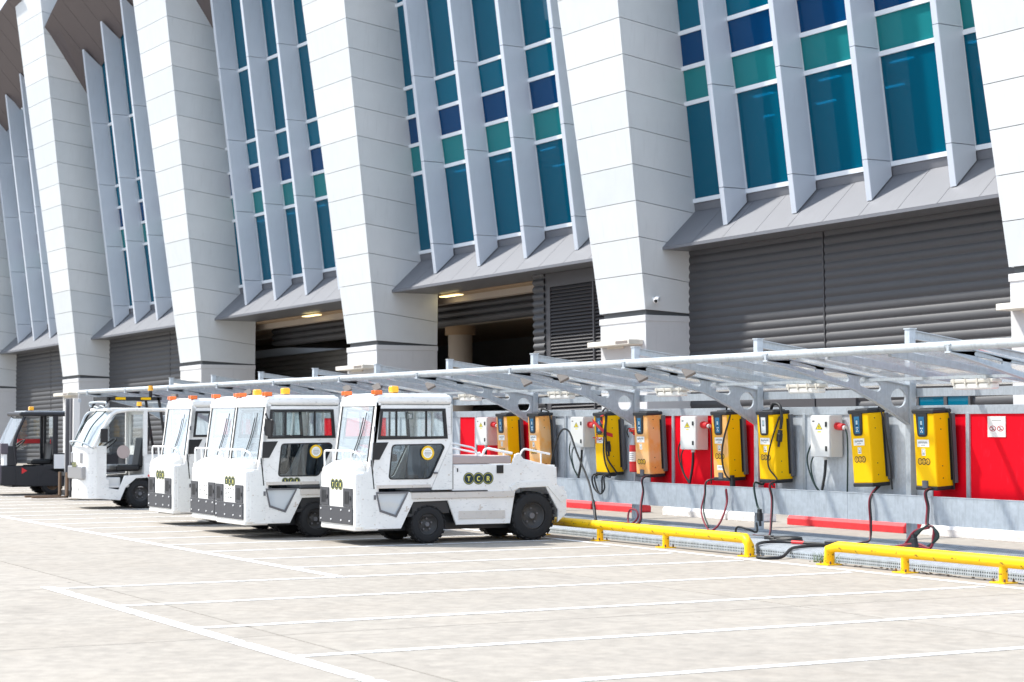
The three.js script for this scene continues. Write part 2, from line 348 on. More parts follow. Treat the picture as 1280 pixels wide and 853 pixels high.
// ---------------------------------------------------------------- terminal building (own frame: x along the facade, y up, z out)
const building = group('terminal_building');
tag(building, 'terminal building with leaning white pillars, blue glazing and grey corrugated walls', 'building');
const WALLZ = -1.18;
const PC = [-43.35, -32.8, -21.82, -10.365, 1.465, 13.27];          // pillar centres
const zf = y => 0.12 * (y - 4.5), hw = y => 0.83 + 0.038 * (y - 4.5), zg = y => zf(y) - 1.6;
{
  const O = V(-36.456, -0.589, -21.479);
  const d1 = V(0.997, 0.019, -0.077).normalize(), U = V(-0.018, 1, 0.004); U.addScaledVector(d1, -U.dot(d1)).normalize();
  const N = d1.clone().cross(U);
  building.position.copy(O); building.quaternion.setFromRotationMatrix(new THREE.Matrix4().makeBasis(d1, U, N));
}
const ROOFY = [-0.75, 0, 0.4, 0.8, 1.2];
function pillar(cx, top) {
  const g = group('pillar', building), ZB = -1.85, gap = 0.006, H = 0.766;
  const yb = y => y - 0.12 * (zf(y) - ZB);
  for (let k = 0; 4.56 + H * k < top; k++) {
    const a = 4.56 + H * k + gap, b = 4.56 + H * (k + 1) - gap, m = [M.clad, M.cladB, M.cladC, M.cladD][Math.floor(rnd() * 4)];
    const c = (s, y, z) => [cx + s * hw(y), y, z];
    part('cladding_panel', slab([c(-1, a, zf(a)), c(1, a, zf(a)), c(1, b, zf(b)), c(-1, b, zf(b))], 0.05), m, g);
    const y0 = k ? yb(a) : a - 0.09, y1 = yb(b);
    for (const s of [1, -1]) {
      const q = [c(s, a, zf(a) - 0.052), c(s, y0, ZB), c(s, y1, ZB), c(s, b, zf(b) - 0.052)];
      part('cladding_panel', slab(s > 0 ? q : q.slice().reverse(), 0.05), m, g);
    }
  }
  const corners = (y, i) => [[cx - hw(y) + i, y, ZB + .01], [cx + hw(y) - i, y, ZB + .01], [cx + hw(y) - i, y, zf(y) - i], [cx - hw(y) + i, y, zf(y) - i]];
  const lo = corners(4.36, .06), hi = corners(top, .06);
  part('core', [slab([lo[3], lo[2], hi[2], hi[3]], .02), slab([lo[2], lo[1], hi[1], hi[2]], .02), slab([lo[0], lo[3], hi[3], hi[0]], .02), slab([lo[1], lo[0], hi[0], hi[1]], .02)], M.core, g);
  part('recess_band', bb(cx - .76, cx + .76, 4.40, 4.62, ZB + .02, -0.07), M.stone, g);
  part('plinth', bb(cx - .83, cx + .83, -2.2, 4.33, ZB, 0, .012), M.stone, g);
  part('coping', bb(cx - .845, cx + .845, 4.32, 4.45, ZB - .01, .018, .008), M.stone, g);
}
PC.forEach((c, i) => pillar(c, [17.6, 18.6, 19.5, 19.8, 16.5, 13][i]));

function wave(x0, x1, y0, y1, z, pitch, amp) {   // horizontally ribbed sheet
  const n = Math.round((y1 - y0) / pitch * 8), pos = [], P = [];
  for (let i = 0; i <= n; i++) { const y = y0 + (y1 - y0) * i / n, t = (y - y0) / pitch; const s = Math.abs(Math.sin(Math.PI * t)); P.push([y, z + amp * Math.pow(s, 0.75)]); }
  const g = new THREE.BufferGeometry(), nor = [];
  for (let i = 0; i < n; i++) {
    const [a, b] = [P[i], P[i + 1]], q = [[x0, ...a], [x1, ...a], [x1, ...b], [x0, ...b]];
    for (const k of [0, 1, 2, 0, 2, 3]) pos.push(...q[k]);
  }
  g.setAttribute('position', new THREE.BufferAttribute(new Float32Array(pos), 3)); g.computeVertexNormals();
  return g;
}
const ROWS = [[6.93, 9.0], [9.0, 9.75], [9.75, 10.5], [10.5, 11.27], [11.27, 13.47], [13.47, 17.6]];
const FR = [0.222, 0.403, 0.583, 0.765];
const shiftOf = i => ({ dx: PC[i] - PC[1], dy: ROOFY[i] });
const soffIn = x => 15.43 + 0.34 * (x + 30.7) - 0.012 * (x + 30.7) * (x + 30.7);   // soffit height at the glass, in bay 1
for (let i = 0; i < 5; i++) {
  const L = PC[i], R = PC[i + 1], len = R - L, { dx, dy } = shiftOf(i);
  const xs = FR.map(f => L + f * len);
  const topIn = x => soffIn(x - dx) + dy, topOut = x => topIn(x) + 0.56;
  // window strips
  const ed = [L + .86, ...xs, R - .86];
  for (let s = 0; s < 5; s++) {
    const strip = group('window_strip', building);
    const x0 = ed[s] + (s ? .0 : 0), x1 = ed[s + 1];
    const ym = Math.min(17.6, topIn((x0 + x1) / 2) + 0.3);
    ROWS.forEach(([a, b], r) => {
      if (a > ym) return; b = Math.min(b, ym + .4);
      const xa = x0 + .035 + (s === 0 ? 0.038 * (a - 6.9) : 0) - (0), xb = x1 - .035 - (s === 4 ? 0.038 * (a - 6.9) : 0);
      const m = r === 1 ? M.spanGreen : r === 2 ? M.spanNavy : r === 3 ? M.spanTeal : M.glass;
      const t1 = rr(-.012, .012), t2 = rr(-.012, .012);
      part('pane', slab([[xa, a + .04, zg(a) + t1], [xb, a + .04, zg(a) - t1 + t2], [xb, b - .04, zg(b) - t1], [xa, b - .04, zg(b) + t1 - t2]], .02), m, strip);
      part('frame_bar', slab([[xa, a - .045, zg(a) + .05], [xb, a - .045, zg(a) + .05], [xb, a + .045, zg(a) + .06], [xa, a + .045, zg(a) + .06]], .12), M.frame, strip);
    });
    for (const [x, sgn, lean] of [[x0, 1, s === 0 ? 1 : 0], [x1, -1, s === 4 ? -1 : 0]]) {
      const q = 0.038 * (ym - 6.9) * lean;
      part('frame_post', slab([[x + (sgn > 0 ? 0 : -.05), 6.86, zg(6.86) + .05], [x + (sgn > 0 ? .05 : 0), 6.86, zg(6.86) + .05], [x + q + (sgn > 0 ? .05 : 0), ym + .3, zg(ym + .3) + .05], [x + q + (sgn > 0 ? 0 : -.05), ym + .3, zg(ym + .3) + .05]], .1), M.frame, strip);
    }
  }
  // fins standing out between the strips
  for (const x of xs) {
    const f = group('fin', building), t = 0.075, zo = y => zf(y) - 0.95, zi = y => zg(y) + .055;
    const bot = z => 6.2 - 0.93 * (z + 0.75);
    const cuts = [null, 6.98, 9.1, 11.3, 13.5, null];
    for (let k = 0; k < 5; k++) {
      const a = cuts[k], b = cuts[k + 1];
      const pi = a === null ? [zi(6.72), bot(zi(6.72)) + .012] : [zi(a + .006), a + .006], po = a === null ? [zo(6.2), 6.2 + .012] : [zo(a + .006), a + .006];
      const ti = topIn(x), to = topOut(x);
      if (a !== null && a > ti) continue;
      const qi = b === null || b > ti ? [zi(ti), ti + .02] : [zi(b - .006), b - .006], qo = b === null || b > ti ? [zo(to), to + .02] : [zo(b - .006), b - .006];
      part('fin_panel', sideExt([pi, po, qo, qi], x - t, x + t, [], 0.008), M.fin, f);
      if (b !== null && b > ti) break;
    }
  }
  // metal skirt under the glazing, in separate boards
  const skirt = group('skirt', building), n = Math.round((len - 1.66) / 1.06), w = (len - 1.74) / n;
  for (let k = 0; k < n; k++) {
    const a = L + .87 + w * k + .006, b = L + .87 + w * (k + 1) - .006;
    part('skirt_board', slab([[a, 5.905, -.44], [b, 5.905, -.44], [b, 6.73, -1.33], [a, 6.73, -1.33]], .04), M.skirt, skirt);
  }
  part('skirt_underside', [bb(L + .9, R - .9, 5.84, 5.86, -2.1, -.47), slab([[L + .87, 5.84, -.435], [R - .87, 5.84, -.435], [R - .87, 5.90, -.435], [L + .87, 5.90, -.435]], .03)], M.skirt, skirt);
  part('sill_flashing', slab([[L + .87, 6.715, zg(6.7) + .03], [R - .87, 6.715, zg(6.7) + .03], [R - .87, 6.88, zg(6.9) + .03], [L + .87, 6.88, zg(6.9) + .03]], .06), M.skirt, skirt);
  // soffit boards at the top, sloping outward and up
  const so = group('soffit', building);
  for (let k = 0; k < 9; k++) {
    const xa = -31.6 + 0.98 * k, xb = xa + 0.965;
    const inn = x => [x + dx, (k === 0 && x === xa ? 14.62 : soffIn(x)) + dy, zg(soffIn(x)) + .06], out = x => [x + dx, 17.0 + 0.42 * (x + 31.6) - 0.016 * (x + 31.6) ** 2 + dy, 1.45 + 0.06 * (x + 31.6)];
    part('soffit_board', slab([out(xa), inn(xa), inn(xb), out(xb)].map(p => p), .06), M.soffit, so);
  }
  // walls under the skirt
  if (i === 4 || i === 1 || i === 0) {
    const split = i === 4 ? 6.6 : i === 1 ? -26.27 : -38.28;
    for (const [a, b] of [[L + .80, split - .02], [split + .02, R - .80]]) {
      const o = part('corrugated_panel', wave(a + (a < split - 1 ? .03 : 0), b, -2, 5.84, WALLZ, 0.172, 0.034), M.corr, building);
      part('panel_trim', bb(a + .0, a + .07, -2, 5.83, WALLZ - .1, WALLZ + .012), M.louvre, o); part('panel_trim', bb(b - .02, b + .012, -2, 5.83, WALLZ - .1, WALLZ + .03), M.louvre, o);
    }
    part('backing_wall', bb(L + .7, R - .7, -2, 6.6, -2.3, WALLZ - .12), M.core, building);
  }
}
{ // doors and a low window in the ribbed wall behind the shelter
  const d = part('service_door', [bb(4.95, 6.30, -1, 2.58, WALLZ - .05, WALLZ + .075, .01), bb(6.34, 7.47, -1, 2.58, WALLZ - .05, WALLZ + .075, .01)], M.louvre, building);
  part('door_handle', [bb(6.14, 6.18, 1.0, 1.5, WALLZ + .08, WALLZ + .12), bb(6.45, 6.49, 1.0, 1.5, WALLZ + .08, WALLZ + .12)], M.black, d);
  const w = part('wall_window', [bb(9.1, 10.43, 2.50, 2.56, WALLZ - .05, WALLZ + .09), bb(9.1, 10.43, 1.0, 1.06, WALLZ - .05, WALLZ + .09), bb(9.1, 9.15, 1, 2.56, WALLZ - .05, WALLZ + .085), bb(9.78, 9.86, 1, 2.56, WALLZ - .05, WALLZ + .085), bb(10.38, 10.43, 1, 2.56, WALLZ - .05, WALLZ + .085)], M.louvre, building);
  for (const [a, b] of [[9.15, 9.78], [9.86, 10.38]]) part('pane', bb(a, b, 1.06, 2.5, WALLZ + .05, WALLZ + .065), M.spanTeal, w);
  // open undercroft behind bays 2 and 3
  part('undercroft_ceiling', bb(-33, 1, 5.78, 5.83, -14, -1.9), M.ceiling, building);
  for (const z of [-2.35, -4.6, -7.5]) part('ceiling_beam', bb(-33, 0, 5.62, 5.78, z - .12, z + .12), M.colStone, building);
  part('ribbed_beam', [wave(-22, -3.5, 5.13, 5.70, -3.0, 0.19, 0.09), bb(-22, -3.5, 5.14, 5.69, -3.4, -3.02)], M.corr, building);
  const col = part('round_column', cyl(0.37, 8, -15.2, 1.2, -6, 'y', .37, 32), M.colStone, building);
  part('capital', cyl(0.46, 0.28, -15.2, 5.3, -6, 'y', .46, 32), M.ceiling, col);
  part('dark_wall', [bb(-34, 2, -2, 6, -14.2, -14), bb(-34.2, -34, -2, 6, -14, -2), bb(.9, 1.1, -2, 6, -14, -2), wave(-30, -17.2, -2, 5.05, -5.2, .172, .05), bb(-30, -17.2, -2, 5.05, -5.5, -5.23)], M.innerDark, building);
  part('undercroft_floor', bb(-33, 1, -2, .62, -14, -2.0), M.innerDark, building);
  part('corrugated_panel', [wave(-3.74, -3.26, -2, 5.84, WALLZ, 0.172, 0.07), bb(-3.72, -3.28, -2, 5.83, WALLZ - .3, WALLZ - .01)], M.corr, building);
  const lv = part('louvre_frame', [bb(-3.26, -3.06, -2, 5.84, WALLZ - .3, WALLZ + .02), bb(-1.27, -1.22, -2, 5.5, WALLZ - .02, WALLZ + .045), bb(-3.06, .62, 5.5, 5.83, WALLZ - .3, WALLZ + .02), bb(-3.06, .62, -2, 5.5, WALLZ - .4, WALLZ - .2)], M.louvre, building);
  for (let y = 1.6; y < 5.48; y += 0.082) { const s = part('slat', bx(3.64, 0.012, 0.11, 0, 0, 0).rotateX(0.75).translate(-1.23, y, WALLZ - .02), M.louvre, lv); }
  for (const [x, z] of [[-8.95, -1.95], [-16.98, -1.85]]) { const l = part('ceiling_lamp', bb(x - .45, x + .45, 5.755, 5.778, z - .1, z + .1), M.lampGlow, building); }
  // rooms behind the glazing, roof
  part('floor_slab', [bb(-46, 15, 6.45, 6.7, -10, -1.55), bb(-46, 15, 9.25, 11.0, -10, -1.25)], M.inner, building);
  part('inner_wall', [bb(-46, 15, 6.5, 19, -10.3, -10), bb(-46.2, -46, -2, 19, -10, -1.9), bb(15, 15.2, -2, 19, -10, -1.9)], M.inner, building);
  part('roof', bb(-46, 15, 18.8, 19.1, -11, -0.3), M.core, building);
  for (let x = -42; x < 13; x += 3.3) { // steel truss seen through the upper glazing
    part('truss_chord', [bb(x, x + 3.28, 11.55, 11.8, -3.3, -3.1), bb(x, x + 3.28, 13.0, 13.2, -3.3, -3.1)], M.frame, building);
    part('truss_diagonal', pipe([[x + .1, 11.75, -3.2], [x + 1.64, 13.05, -3.2], [x + 3.2, 11.75, -3.2]], .07, 8), M.frame, building);
  }
  for (let x = -42; x < 14; x += 3.3) part('inner_column', cyl(.28, 12.6, x, 12.7, -4.2, 'y', .28, 14), M.frame, building);
  for (let x = -43; x < 14; x += 2.1) for (const [y, z] of [[9.235, -2.6], [9.235, -4.4]]) part('ceiling_lamp', bb(x - .3, x + .3, y - .012, y, z - .05, z + .05), M.lampInside, building);
}
function mirrored() { // unseen building added far left across the apron to darken what the glazing mirrors
  const h = group('added_hangar');
  part('wall', bb(-170, 170, 0, 15, -20, 20), std({ color: lin(0.10, 0.125, 0.14), roughness: 0.8 }), h);
  part('roof', bb(-172, 172, 15, 16.2, -22, 22), M.core, h);
  for (let k = 0; k < 11; k++) { const d = part('hangar_door', bb(-160 + 29 * k, -136 + 29 * k, 0, 11, 20, 20.3), k % 3 ? M.tugGrey : M.boxGrey, h); for (let j = 0; j < 3; j++) part('door_window', bb(-158 + 29 * k + 7.5 * j, -152 + 29 * k + 7.5 * j, 7, 9.5, 20.3, 20.4), M.tugDark, d); }
  h.position.set(-205, 0, 155); h.rotation.y = Math.PI - Math.atan2(-.72, .69);
  for (let k = 0; k < 9; k++) {
    const t = group('box_truck'), u = -42 + 7.6 * k + rr(-2, 2), d = rr(132, 158);
    part('box_body', bb(-1.25, 1.25, 1.0, 4.1, -3.2, 2.0, .05), k % 3 ? M.white : M.boxGrey, t);
    part('cab', sideExt([[2.1, .6], [4.0, .6], [4.0, 1.5], [3.5, 2.6], [2.1, 2.7]], -1.1, 1.1, [], .05), k % 2 ? M.white : M.kerbRed, t);
    part('cab_window', sideExt([[3.95, 1.6], [3.55, 2.45], [2.9, 2.45], [2.9, 1.6]], -1.12, 1.12), M.tugDark, t);
    part('chassis', bb(-.5, .5, .55, 1.0, -3, 3.4), M.plastic, t);
    for (const [x, z] of [[1, 3], [-1, 3], [1, -2], [-1, -2]]) wheel(t, x, .45, z, .45, .3);
    const P = V(-30, 0, -23).addScaledVector(V(-.70, 0, .714), d).addScaledVector(V(.714, 0, .70), u);
    t.position.set(P.x, 0, P.z); t.rotation.y = rr(0, 6.28);
    tag(t, ['white', 'grey', 'red and white'][k % 3] + ' box truck parked far across the apron mirrored in the glazing', 'truck', 'box trucks parked across the apron');
  }
  tag(h, 'long dark unseen building added far across the apron to darken the glazing reflections', 'added_hangar');
}
// fittings on the pillars
const toWorld = (x, y, z) => { building.updateMatrixWorld(true); return V(x, y, z).applyMatrix4(building.matrixWorld); };
for (let i = 1; i < 6; i++) {
  const g = group('wall_light'), cx = PC[i];
  part('housing', [bb(-.55, .98, -.055, .055, .004, .38, .012)], M.lampBody, g);
  part('reflector_opening', bb(.50, .93, -.03, .03, .38, .384), M.flood, g);
  part('bracket', bb(-.3, .3, -.1, .1, 0.0, .03), M.lampBody, g);
  g.position.copy(toWorld(cx - .25, 3.88, 0.0)); g.quaternion.copy(building.quaternion);
  tag(g, ['', 'long pale wall light on the white pillar directly behind the forklift mast', 'long pale wall light on the white pillar above the tow tractor cabs', 'long pale wall light on the pillar between the two dark open bays', 'long pale wall light on the pillar below the security camera', 'long pale wall light on the pillar at the wall with the glass pane'][i], 'wall light', 'wall lights on the pillar plinths');
}
{
  const g = group('security_camera');
  part('mount', [cyl(.05, .05, .03, 0, 0, 'x'), tube([[.04, 0, 0], [.12, .01, .02], [.16, -.01, .03]], .018)], M.cleanWhite, g);
  const b = part('body', xf(bx(.10, .10, .32, 0, 0, 0, .03), { rx: .28, ry: .75, t: [.24, -.02, .1] }), M.cleanWhite, g);
  part('lens', xf(cyl(.035, .02, 0, 0, .165, 'z'), { rx: .28, ry: .75, t: [.24, -.02, .1] }), M.black, g);
  g.position.copy(toWorld(PC[4] + hw(4.7), 4.78, -0.22)); g.quaternion.copy(building.quaternion);
  tag(g, 'small white security camera on the side of a white pillar', 'camera');
}

// ---------------------------------------------------------------- charging shelter
const PX = []; for (let k = -1; k <= 9; k++) PX.push(-19.04 - 3.295 * k);    // post lines
const PZ = -16.0, XEND = -49.6, XR = -11.5;
const shelter = group('charging_shelter');
tag(shelter, 'long galvanised steel charging shelter with translucent roof and red panels', 'shelter');
{
  const roofY = z => 2.46 + (z + 13.8) * 0.165;
  part('front_tube', cyl(.052, XR - XEND, (XR + XEND) / 2, 2.43, -13.8, 'x', .052, 20), M.galvLight, shelter);
  for (const x of PX) {
    part('tube_collar', [cyl(.056, .02, x - .07, 2.43, -13.8, 'x'), cyl(.056, .02, x + .02, 2.43, -13.8, 'x')], M.galv, shelter);
    // post with stub above the roof
    part('post', [bb(x - .05, x + .05, .1, 2.80, PZ - .05, PZ + .05, .006)], M.galv, shelter);
    part('base_plate', bb(x - .11, x + .11, .08, .1, PZ - .11, PZ + .11), M.galv, shelter);
    part('post_cap', bb(x - .06, x + .06, 2.80, 2.815, PZ - .06, PZ + .06), M.galvLight, shelter);
    // rear stay falling away behind the post
    const st = part('rear_stay', xf(mergeGeometries([fin(bx(.075, .012, 1.9, 0, .05, -.95)), fin(bx(.075, .012, 1.9, 0, -.05, -.95)), fin(bx(.012, .1, 1.9, 0, 0, -.95))]), { rx: -0.135, t: [x, 2.735, PZ - .04] }), M.galvLight, shelter);
    // cellular bracket
    const slot = (z0, y0, z1, y1, r) => { const p = new THREE.Path(), a = Math.atan2(y1 - y0, z1 - z0); p.absarc(z1, y1, r, a - Math.PI / 2, a + Math.PI / 2, false); p.absarc(z0, y0, r, a + Math.PI / 2, a + Math.PI * 1.5, false); return p; };
    const web = shapeOf([[-13.74, 2.44], [-15.95, 2.075], [-15.95, 1.60], [-15.52, 1.84], [-15.08, 2.04], [-14.76, 2.115], [-13.74, 2.37]]);
    web.holes.push(slot(-14.47, 2.272, -14.13, 2.348, .030), slot(-14.96, 2.172, -14.66, 2.247, .052), slot(-15.45, 2.065, -15.23, 2.125, .062));
    const hole = new THREE.Path(); hole.absarc(-15.79, 1.925, .122, 0, Math.PI * 2); web.holes.push(hole);
    const arm = part('bracket_arm', sideExt(web, x - .018, x + .018), M.galv, shelter);
    const fl = (pts, t) => { const o = []; for (let i = 0; i < pts.length - 1; i++) { const [z0, y0] = pts[i], [z1, y1] = pts[i + 1]; o.push(slab([[x - .045, y0, z0], [x + .045, y0, z0], [x + .045, y1, z1], [x - .045, y1, z1]], t)); } return o; };
    part('flange', [...fl([[-13.74, 2.455], [-15.95, 2.09]], .014), ...fl([[-13.74, 2.37], [-14.76, 2.115], [-15.08, 2.04], [-15.52, 1.84], [-15.95, 1.60]], .014)], M.galv, arm);
    for (const f of [1, 2]) { const rx = x - 3.295 * f / 3; if (rx < XEND) continue;
      part('rafter', slab([[rx - .03, roofY(-13.86) - .1, -13.86], [rx + .03, roofY(-13.86) - .1, -13.86], [rx + .03, roofY(-16.0) - .03, -16.0], [rx - .03, roofY(-16.0) - .03, -16.0]].map(p => p), -.085), M.galv, shelter); }
    for (let f = 0; f < 3; f++) { const a = x - 3.295 * (f + 1) / 3 + .006, b = x - 3.295 * f / 3 - .006; if (a < XEND - .4) continue;
      part('roof_sheet', slab([[Math.max(a, XEND), roofY(-13.82) + .012, -13.82], [b, roofY(-13.82) + .012, -13.82], [b, roofY(-16.15) + .012, -16.15], [Math.max(a, XEND), roofY(-16.15) + .012, -16.15]], .008), M.poly, shelter); }
  }
  part('purlin', bb(XEND, XR, 2.13, 2.165, -15.32, -15.28), M.galvLight, shelter);
  part('rear_beam', bb(XEND, XR, 1.945, 2.05, -16.15, -16.06), M.galv, shelter);
  part('roof_end_trim', slab([[XEND - .02, 2.36, -13.8], [XEND + .02, 2.36, -13.8], [XEND + .02, 2.0, -16.1], [XEND - .02, 2.0, -16.1]], -.09), M.galvLight, shelter);
  // back panels: red and grey bays
  part('top_rail', bb(XEND, XR, 1.72, 1.83, -16.09, -16.03, .004), M.galv, shelter);
  PX.forEach((x, k) => {
    const m = k % 2 ? M.panelRed : M.panelGrey;   // panel to the right (+x) of each post
    const s = x + 0.35, e = s + 3.295, mid = x + 1.02;
    part('back_panel', bb(s + .012, mid - .03, .60, 1.72, -16.07, -16.05), m, shelter);
    part('back_panel', bb(mid + .03, e - .012, .60, 1.72, -16.07, -16.05), m, shelter);
    part('strut', bb(mid - .03, mid + .03, .60, 1.74, -16.075, -16.025, .004), M.galv, shelter);
    part('strut', bb(s - .012, s + .012, .60, 1.74, -16.075, -16.04), M.galv, shelter);
    for (let f = 0; f < 2; f++) {
      const a = x - 0.9 + 1.6475 * f + .003, b = a + 1.641;
      part('cable_trough', [bb(a, b, .36, .705, -15.70, -15.69), bb(a, b, .36, .372, -15.98, -15.70), bb(a, b, .36, .62, -15.99, -15.98), bb(a, b, .70, .71, -15.74, -15.685)], M.galv, shelter);
    }
  });
}
// platform of grating along the shelter
{
  const g = group('grating_platform');
  tag(g, 'low grey metal grating platform with perforated edge under the shelter', null, null, 'structure');
  for (let x = -50; x < -8; x += 1.65) {
    part('grating_plate', bb(x + .004, x + 1.646, .062, .08, -16.35, -13.82), M.grating, g);
    part('edge_plate', bb(x + .003, x + 1.647, .002, .078, -13.82, -13.808), M.perf, g);
  }
  part('frame', [bb(-50, -8.2, .002, .06, -13.9, -13.84), bb(-50, -8.2, .002, .06, -15.2, -15.1), bb(-50, -8.2, .002, .06, -16.34, -16.28)], M.galv, g);
}

// lamps under the canopy
{
  const proto = group('batten_light');
  part('cover', [bb(-.33, .33, -.075, .0, -.065, .065, .025)], M.lampCover, proto);
  part('base', bb(-.36, .36, 0, .045, -.075, .075, .012), M.lampBody, proto);
  for (const x of [-.3, -.1, .1, .3]) part('clip', bb(x - .012, x + .012, -.03, .05, .066, .082), M.lampBody, proto);
  part('hanger', bb(-.25, -.22, .04, .062, -.12, .02), M.galv, proto); part('hanger', bb(.22, .25, .04, .062, -.12, .02), M.galv, proto);
  const where = ['between the stays above the no smoking sign', 'above the junction box beside the yellow chargers', 'above the bleached charger and extinguisher', 'above the charger with red tape', 'above the bleached charger behind the white tractor'];
  for (let k = 0; k < 5; k++) {
    const o = k ? proto.clone() : proto; if (k) { o.name = numbered('batten_light'); scene.add(o); }
    o.position.set(-17.05 - 3.23 * k, 2.075, -15.3);
    tag(o, 'pale batten light under the canopy ' + where[k], 'light', 'batten lights under the canopy');
  }
}
{
  const proto = group('floodlight');
  part('head', xf(bx(.15, .15, .05, 0, 0, 0, .008), { rz: Math.PI / 4, ry: .9 }), M.flood, proto);
  part('arm', tube([[-.02, 0, -.02], [-.06, .05, -.05], [-.02, .12, -.06]], .012), M.black, proto);
  const xs = [-21.56, -22.75, -24.96, -26.1, -29.53, -31.76, -33.1, -38.38, -43.27];
  xs.forEach((x, k) => {
    const o = k ? proto.clone() : proto; if (k) { o.name = numbered('floodlight'); scene.add(o); }
    o.position.set(x, k === 0 || k === 2 ? 2.30 : 2.26, -14.3);
    tag(o, 'small square grey floodlight under the canopy ' + ['in front of the charger with pale screen', 'in front of the patchy bleached charger', 'in front of the charger by the extinguisher', 'in front of the red-taped charger', 'above the tractor deck seat pad', 'just behind the yellow beacon of the full-side tractor', 'above the windscreen of the full-side tractor', 'above the roof of tractor 9521', 'above the open-door tractor'][k], 'floodlight', 'square floodlights under the canopy');
  });
}

// ---------------------------------------------------------------- chargers
const C3 = (pts, r, m, name, parent) => part(name, tube(parent.name.startsWith('battery') ? pts.map(([x, y, z]) => [x, y < -.05 ? y + .053 * z * Math.min(1, -y) : y, z]) : pts, r, 0, 7), m, parent);
const CH = (pts0, r, m, name, parent) => { const pts = []; pts0.forEach((p, i) => { const q = pts0[i - 1]; if (q && (q[1] > -.04) !== (p[1] > -.04)) pts.push([(p[0] + q[0]) / 2, .0, .405]); pts.push(p); }); return C3(pts.map(([x, y, z]) => { if (y > -.03) return [x, y, z]; const q = .405 + Math.max(0, z - .38) * .45; return [x + (q - .4) * 1.0, y, q]; }), r * 1.25, m, name, parent); };
const screenMat = (bg, ink) => printMat(64, 128, (x) => {
  x.fillStyle = bg; x.fillRect(0, 0, 64, 128); x.fillStyle = ink; x.fillRect(16, 24, 30, 48); x.fillStyle = '#9fb6c0'; x.fillRect(20, 30, 22, 30);
  x.fillStyle = '#dfe6e8'; for (const [a, b] of [[18, 80], [36, 80], [27, 94], [18, 106], [36, 106]]) x.fillRect(a, b, 10, 9);
}, 0.2);
const SCR = [screenMat('#2c6d92', '#173c58'), screenMat('#d8dcdc', '#8a9090')];
const labelMat = (n) => printMat(128, 64, (x) => { x.fillStyle = '#f4f4f0'; x.fillRect(0, 0, 128, 64); x.fillStyle = '#555'; let s = n * 7 + 3; for (let i = 14; i < 108; i += 9) { s = (s * 17 + 5) % 23; x.fillRect(i, 14 + s % 5, 5, 18); } x.fillRect(42, 46, 44, 5); });
const LAB = [0, 1, 2].map(labelMat);
const tagMat = printMat(64, 96, (x) => { x.fillStyle = '#f0efe8'; x.fillRect(0, 0, 64, 96); x.strokeStyle = '#777'; x.lineWidth = 5; x.strokeRect(14, 10, 36, 40); x.fillStyle = '#333'; x.fillRect(10, 66, 44, 12); });
function charger(xLeft, opt) {
  const g = group('battery_charger'); const W = .39, H = 1.0, D = .30;
  const body = roundPoly([[0, .045], [W, .045], [W, H - .05], [0, H - .05]], .015);
  const bg = new THREE.ExtrudeGeometry(body, { depth: D - .06, bevelEnabled: true, bevelThickness: .022, bevelSize: .014, bevelOffset: -.014, bevelSegments: 2, curveSegments: 4 }).translate(0, 0, .04);
  const shell = part('casing', bg, opt.mat, g);
  if (opt.front) part('front_cover', bb(.006, W - .006, .052, H - .06, D - .001, D + .0025), opt.front, g);
  part('back_plate', bb(-.012, W + .045, .08, H - .06, 0, .055, .006), M.darkGrey, g);
  part('heat_vent', bb(W + .003, W + .01, .12, H - .12, .06, .085), M.plastic, g);
  part('top_cap', [bb(-.01, W + .01, H - .055, H, .02, D + .022, .02), bb(.06, W - .06, H - .01, H + .012, .05, D - .05, .01)], M.plastic, g);
  part('bottom_cap', bb(-.006, W + .006, 0, .05, .02, D + .012, .015), M.plastic, g);
  const bz = part('bezel', new THREE.ExtrudeGeometry(roundPoly([[.085, H - .34], [.255, H - .34], [.275, H - .02], [.065, H - .02]], .05), { depth: .016, bevelEnabled: false }).translate(0, 0, D + .0), M.plastic, g);
  const sc = part('screen', planeUV(.105, .22).translate(.17, H - .20, D + .0185), SCR[opt.scr || 0], bz);
  const l1 = part('label_sticker', planeUV(.22, .09).translate(.17, opt.lab ?? H - .42, D + .004), LAB[opt.n % 3], g);
  if (!opt.noTag) part('tag_sticker', planeUV(.07, .085).translate(.17, H - .53, D + .004), tagMat, g);
  logo(g, .042, q => q.position.set(.17, opt.logoY ?? H - .645, D + .0035), LOGOK);
  if (opt.foot) part('foot_clip', bb(.13, .23, .03, .12, D + .0, D + .018), M.darkGrey, g);
  if (opt.foot2) part('label_sticker', planeUV(.17, .07).translate(.18, .19, D + .004), LAB[2], g);
  part('screw', [[W + .004, .75], [W + .004, .3], [W + .004, .15], [W + .004, .88]].map(([a, b]) => cyl(.008, .01, a - .008, b, .2, 'x')), M.black, g);
  g.position.set(xLeft, .795, -16.02 + (opt.dz || 0)); g.rotation.set(0.052, 0, opt.rz || 0);
  tag(g, opt.label, 'charger', 'battery chargers on the back panels');
  return g;
}
const chA = charger(-29.71, { n: 0, mat: M.charger, front: M.chargerFaded, label: 'yellow battery charger with bleached front beside the box over the red panel' });
const chB = charger(-28.57, { n: 1, mat: M.chargerFaded, foot: true, label: 'bleached peach battery charger with a black cable down its side beside a grey panel' });
const chC = charger(-26.37, { n: 2, mat: M.charger, lab: .56, logoY: .68, noTag: true, label: 'yellow battery charger with red tape across its screen' });
const chD = charger(-25.16, { n: 1, mat: M.chargerFaded, foot: true, logoY: .24, label: 'bleached peach battery charger beside the fire extinguisher' });
const chE = charger(-23.04, { n: 2, mat: M.charger, front: M.chargerHalf, foot: true, foot2: true, label: 'patchy bleached yellow battery charger with a hanging cable on the red panel' });
